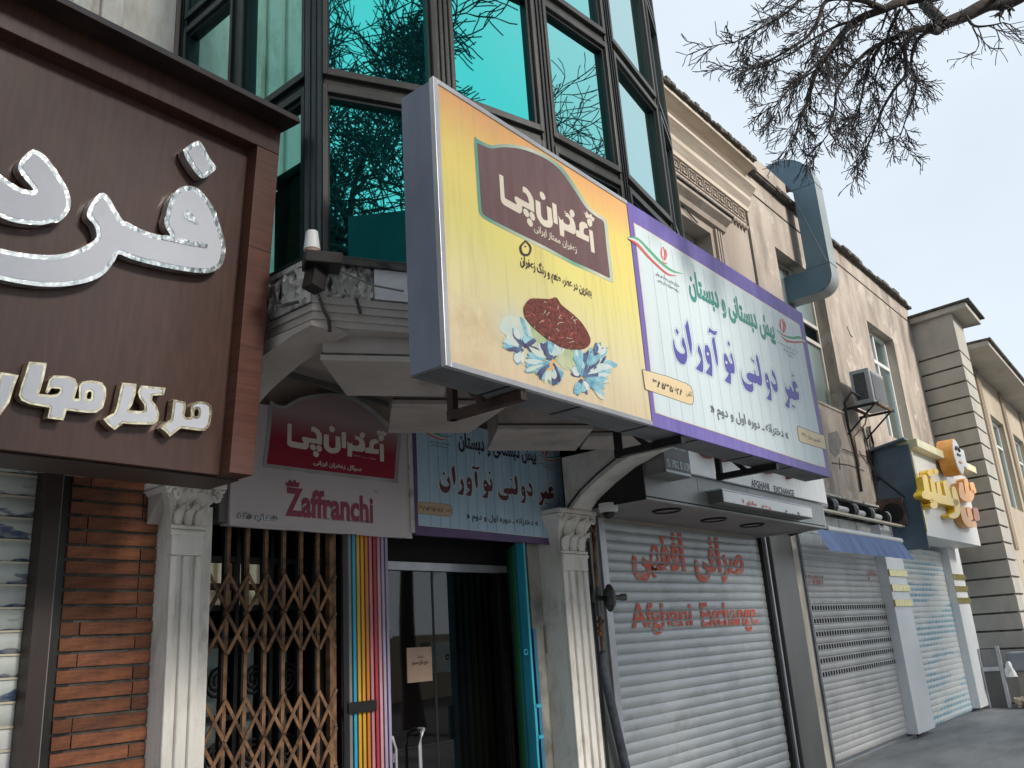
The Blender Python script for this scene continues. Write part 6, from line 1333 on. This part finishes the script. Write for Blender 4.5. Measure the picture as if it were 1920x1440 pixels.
RB_ = MB(); rr = random.Random(8)
for k in range(160):
    x, y_ = 17.8+rr.random()*.5, 2.7+rr.random()*.75; s_ = rr.uniform(.03, .09); h = .10*rr.random()
    RB_.extr([(x, y_, h), (x+s_, y_+.02, h), (x+s_*.8, y_+s_, h+.02), (x-.01, y_+s_*.8, h)], (rr.uniform(-.02, .02), 0, s_))
RB_.build('rubble', mat('tan_rubble', (.34, .28, .20), (.52, .45, .35), .9, scale=8), None, 'heap of tan rubble on the pavement beside the planter', kind='stuff')
# ================================================================ trees
class Tree:
    def __init__(s, seed, rmin=.0029): s.r = random.Random(seed); s.b = MB(); s.t = MB(); s.p = MB(); s.n = 0; s.pods = .10; s.dens = .55; s.rmin = rmin
    def branch(s, p, d, ln, r, lv, droop=0.0, spread=.6):
        rr = s.r; k = 4 if lv > 1 else 3; pts = [p]; rs = [r]; q = Vector(p); d = Vector(d).normalized()
        for i in range(k):
            d = (d+Vector((rr.gauss(0, .16), rr.gauss(0, .16), rr.gauss(0, .12)-droop)) ).normalized(); q = q+d*ln/k; pts.append(q.copy()); rs.append(max(r*(1-.55*(i+1)/k), s.rmin*(.8 if lv == 0 else 1)))
        (s.b if r > .012 else s.t).tube(pts, rs, 6 if r > .03 else (4 if r > .006 else 3), False); s.n += 1
        if lv <= 0:
            if rr.random() < s.pods:
                c = pts[-1]; w = rr.uniform(.004, .008); s.p.tube([c, c+Vector((rr.uniform(-.01, .01), 0, -w)), c+Vector((0, 0, -w*2.6))], [.002, w*.55, .001], 4, False)
            return
        for i in range(1, len(pts)):
            m = 2 if (i == len(pts)-1 or rr.random() < s.dens) else 1
            for j in range(m):
                a = Vector((rr.gauss(0, 1), rr.gauss(0, 1), rr.gauss(0, 1))); a = (a-a.dot(d)*d).normalized()
                nd = (d*rr.uniform(.55, 1)+a*rr.uniform(.4, 1)*spread*1.5).normalized(); s.branch(pts[i], nd, ln*rr.uniform(.5, .72), rs[i]*rr.uniform(.5, .7), lv-1, droop, spread)
def street_tree(name, label, loc, seed, h=4.2, lv=4, grp=None, lean=(0, 0)):
    t = Tree(seed, .007); t.pods = .0; t.dens = .12; x, y = loc; root = thing(name, label, 'tree', (x, y, 0), grp); r = t.r
    tr = MB(); pts = []; rs = []
    for i in range(7):
        u = i/6; pts.append((x+lean[0]*u*u+.06*math.sin(i*1.3), y+lean[1]*u*u+.05*math.cos(i), -.02+h*u)); rs.append(.19*(1-.45*u)+.05*(i == 0))
    tr.tube(pts, rs, 12); tr.build('trunk', BARK, root)
    for k in range(6):
        a = k*1.05+r.uniform(-.3, .3); o = Vector(pts[-1 if k % 2 == 0 else -2]); t.branch(o, (math.cos(a), math.sin(a), r.uniform(.7, 1.5)), r.uniform(2.0, 2.7), .085, lv, -.03, .62)
    t.b.build('limbs', BARK, root); tw = t.t.build('twigs', TWIG, root, kind='stuff'); t.p.build('seed_pods', POD, root, kind='stuff') if t.p.v else None
    return root
tA = street_tree('street_tree', 'bare street tree behind the viewer reflected in the left bay panes', (-1.6, -4.6), 3, 4.0, 5, 'bare trees along the kerb')
def dupt(loc, rz, sc_, lab):
    c = tA.copy(); COL.objects.link(c); c.location = (loc[0], loc[1], 0); c.rotation_euler = (0, 0, rz); c.scale = (sc_,)*3; c['label'] = lab
    for ch in tA.children:
        d = ch.copy(); COL.objects.link(d); d.parent = c; d.matrix_parent_inverse = ch.matrix_parent_inverse.copy()
    return c
dupt((.6, -5.3), 2.1, 1.45, 'bare street tree standing deeper in the street reflection')
dupt((10.5, -5.4), 1.2, 1.3, 'bare street tree right of the market stall across the pavement')
dupt((14.5, -6.4), 5.2, 1.2, 'bare street tree at the far right end of the kerb')
# ---- the tree whose drooping boughs hang into the top right of the picture
GT = thing('overhanging_tree', 'bare tree whose drooping twigs hang into the top right sky', 'tree', (6.9, -1.6, 0))
mb = MB(); top_l = None
mb.tube([(6.9, -1.6, -.02), (6.92, -1.55, 1.5), (6.8, -1.4, 2.8), (6.6, -1.2, 3.6), (6.2, -.9, 4.6)], [.26, .2, .17, .15, .12], 14); mb.build('trunk', BARK, GT)
G = Tree(21); G.dens = .32; CT = lambda x, y: (1340+x/3.31, y/3.31)
def guide(pts, y0, y1, r0, r1, lv=2, dens=1.0, tw=.135):
    P = []; n = len(pts)
    for i, (a, b) in enumerate(pts): P.append(EYE+ray(*CT(a, b))*(6.9-1.1*(y0+(y1-y0)*i/(n-1))))
    S = spline([tuple(p) for p in P], 4); S = [Vector(p) for p in S]; m = len(S); rs = [r0+(r1-r0)*i/(m-1) for i in range(m)]
    G.b.tube(S, rs, 7, False)
    for i in range(1, m):
        k = 1 if G.r.random() < dens else 0
        if i == m-1: k = 2
        for _ in range(k if G.r.random() < .85 else 0):
            d = (S[i]-S[i-1]).normalized(); a = Vector((G.r.gauss(0, 1), G.r.gauss(0, .7), G.r.gauss(0, 1))); a = (a-a.dot(d)*d).normalized()
            dist = (S[i]-EYE).length
            G.branch(S[i], (d*.8+a*.8+Vector((0, 0, -.25))).normalized(), tw*G.r.uniform(.6, 1.2), max(.0045, rs[i]*.45), lv, .05, .55)
    return S
# limb from the trunk to the frame edge, then the boughs
S0 = guide([(2250, -420), (2050, -150), (1830, 0), (1700, 22), (1560, 92), (1430, 145), (1385, 186), (1330, 180), (1250, 185), (1100, 240), (960, 310)], .2, 1.2, .06, .010, 1, .22)
G.b.tube([Vector((6.6, -1.2, 3.6)), Vector((6.2, -.9, 4.6)), S0[0]], [.12, .09, .06], 10, False)
guide([(2250, -420), (1700, -120), (1480, -60), (1300, 0), (1375, 100), (1430, 148)], .2, 1.0, .05, .028, 2, .1)
guide([(1480, -60), (1200, 0), (1150, 12), (1050, 55), (870, 130), (760, 250), (690, 350), (620, 470), (580, 620), (530, 740), (500, 860)], .9, 1.5, .032, .004, 2, .8)
guide([(1050, 55), (900, 0), (700, 0), (640, 130), (560, 240), (350, 370), (190, 440)], 1.1, 1.6, .018, .003, 2, .9)
guide([(900, -60), (700, -60), (530, 0), (470, 60), (310, 160), (120, 265)], 1.2, 1.7, .014, .003, 2, .9)
guide([(1250, 185), (1180, 280), (1190, 450), (1110, 560), (1030, 700), (960, 880), (880, 990)], 1.05, 1.3, .015, .003, 2, .8)
guide([(1100, 240), (960, 310), (850, 420), (760, 560), (740, 700), (700, 840)], 1.1, 1.5, .013, .003, 2, .85)
guide([(1330, 190), (1250, 260), (1220, 400), (1250, 540), (1200, 700), (1150, 850)], 1.1, .9, .012, .003, 2, .7)
guide([(1560, 100), (1610, 160), (1700, 160), (1790, 140)], .9, 1.0, .010, .003, 1, .35, .16)
guide([(1600, 165), (1640, 260), (1620, 320)], .95, 1.0, .005, .002, 1, .3, .12)
guide([(1050, 250), (950, 420), (920, 560), (900, 660), (860, 780)], 1.2, 1.0, .012, .003, 2, .8)
guide([(760, 250), (650, 380), (520, 500), (420, 600), (350, 700)], 1.4, 1.7, .010, .003, 2, .7)
guide([(870, 130), (760, 160), (600, 250), (450, 350), (300, 420)], 1.3, 1.2, .010, .003, 2, .6)
guide([(1150, 60), (1080, 200), (1060, 330), (1000, 480), (1020, 600)], 1.2, .8, .010, .003, 2, .8)
for k in range(9):
    G.branch(Vector((6.6+.03*k, -1.5, 3.4+.12*k)), (-.25+k*.16, -1.2-.1*(k % 2), 1.0+.1*(k % 3)), 1.9, .07, 4, -.05, .5) if k < 8 else None
G.b.build('boughs', BARK, GT); G.t.build('twigs', TWIG, GT, kind='stuff'); G.p.build('seed_pods', POD, GT, kind='stuff')
# ================================================================ across the street (seen in the glass)
OH = thing('opposite_house', 'tan houses across the street seen only as reflections', 'house', (5, -18, 0))
mb = MB(); mb.box(-25, 40, -26, -17, -.13, 2.3); mb.build('wall', mat('tan_wall', (.50, .40, .28), (.60, .50, .36), .9, scale=1), OH)
for i in range(14): MB().box(-22+4.3*i, -20+4.3*i, -17.0, -16.96, .8, 2.0).build('window', WGLASS, OH)
CR = thing('parked_car', 'white parked hatchback across the pavement reflected in the glass door', 'car', (6.4, -5.2, 0)); WC = mat('car_white', (.75, .75, .75), rough=.25, coat=.5)
side = [(-2.0, .25), (-2.05, .6), (-1.95, .85), (-1.2, .95), (-.6, 1.4), (.9, 1.45), (1.6, 1.0), (2.0, .9), (2.05, .5), (1.95, .25)]
MB().extr([(6.4+a, -5.9, b-.10) for a, b in side], (0, 1.6, 0)).build('body', WC, CR, bevel=.06)
for a, b in ((-1.0, -.05), (.02, 1.2)):
    MB().extr([(6.4+a+(.25 if a < 0 else 0), -4.29, 1.22), (6.4+a, -4.29, .86), (6.4+b, -4.29, .86), (6.4+b-(.25 if a > 0 else 0), -4.29, 1.24)], (0, .012, 0)).build('side_window', BLACKI, CR)
for x in (-1.25, 1.3):
    w = MB().disc((6.4+x, -4.4, .17), (0, 1, 0), .31, .14, 24).build('wheel', BLACKI, CR); MB().disc((6.4+x, -4.262, .17), (0, 1, 0), .18, .01, 16).build('rim', ALU, w)
BT = thing('market_stall', 'blue canopied stall across the street reflected in the glass door', 'stall', (3, -7, 0))
MB().box(1.6, 4.4, -8.6, -7, 1.7, 2.25).build('canopy', mat('royal_blue', (.02, .07, .42), rough=.6), BT); MB().box(1.7, 4.3, -8.5, -7.1, -.13, 1.2).build('counter', WPANEL, BT)
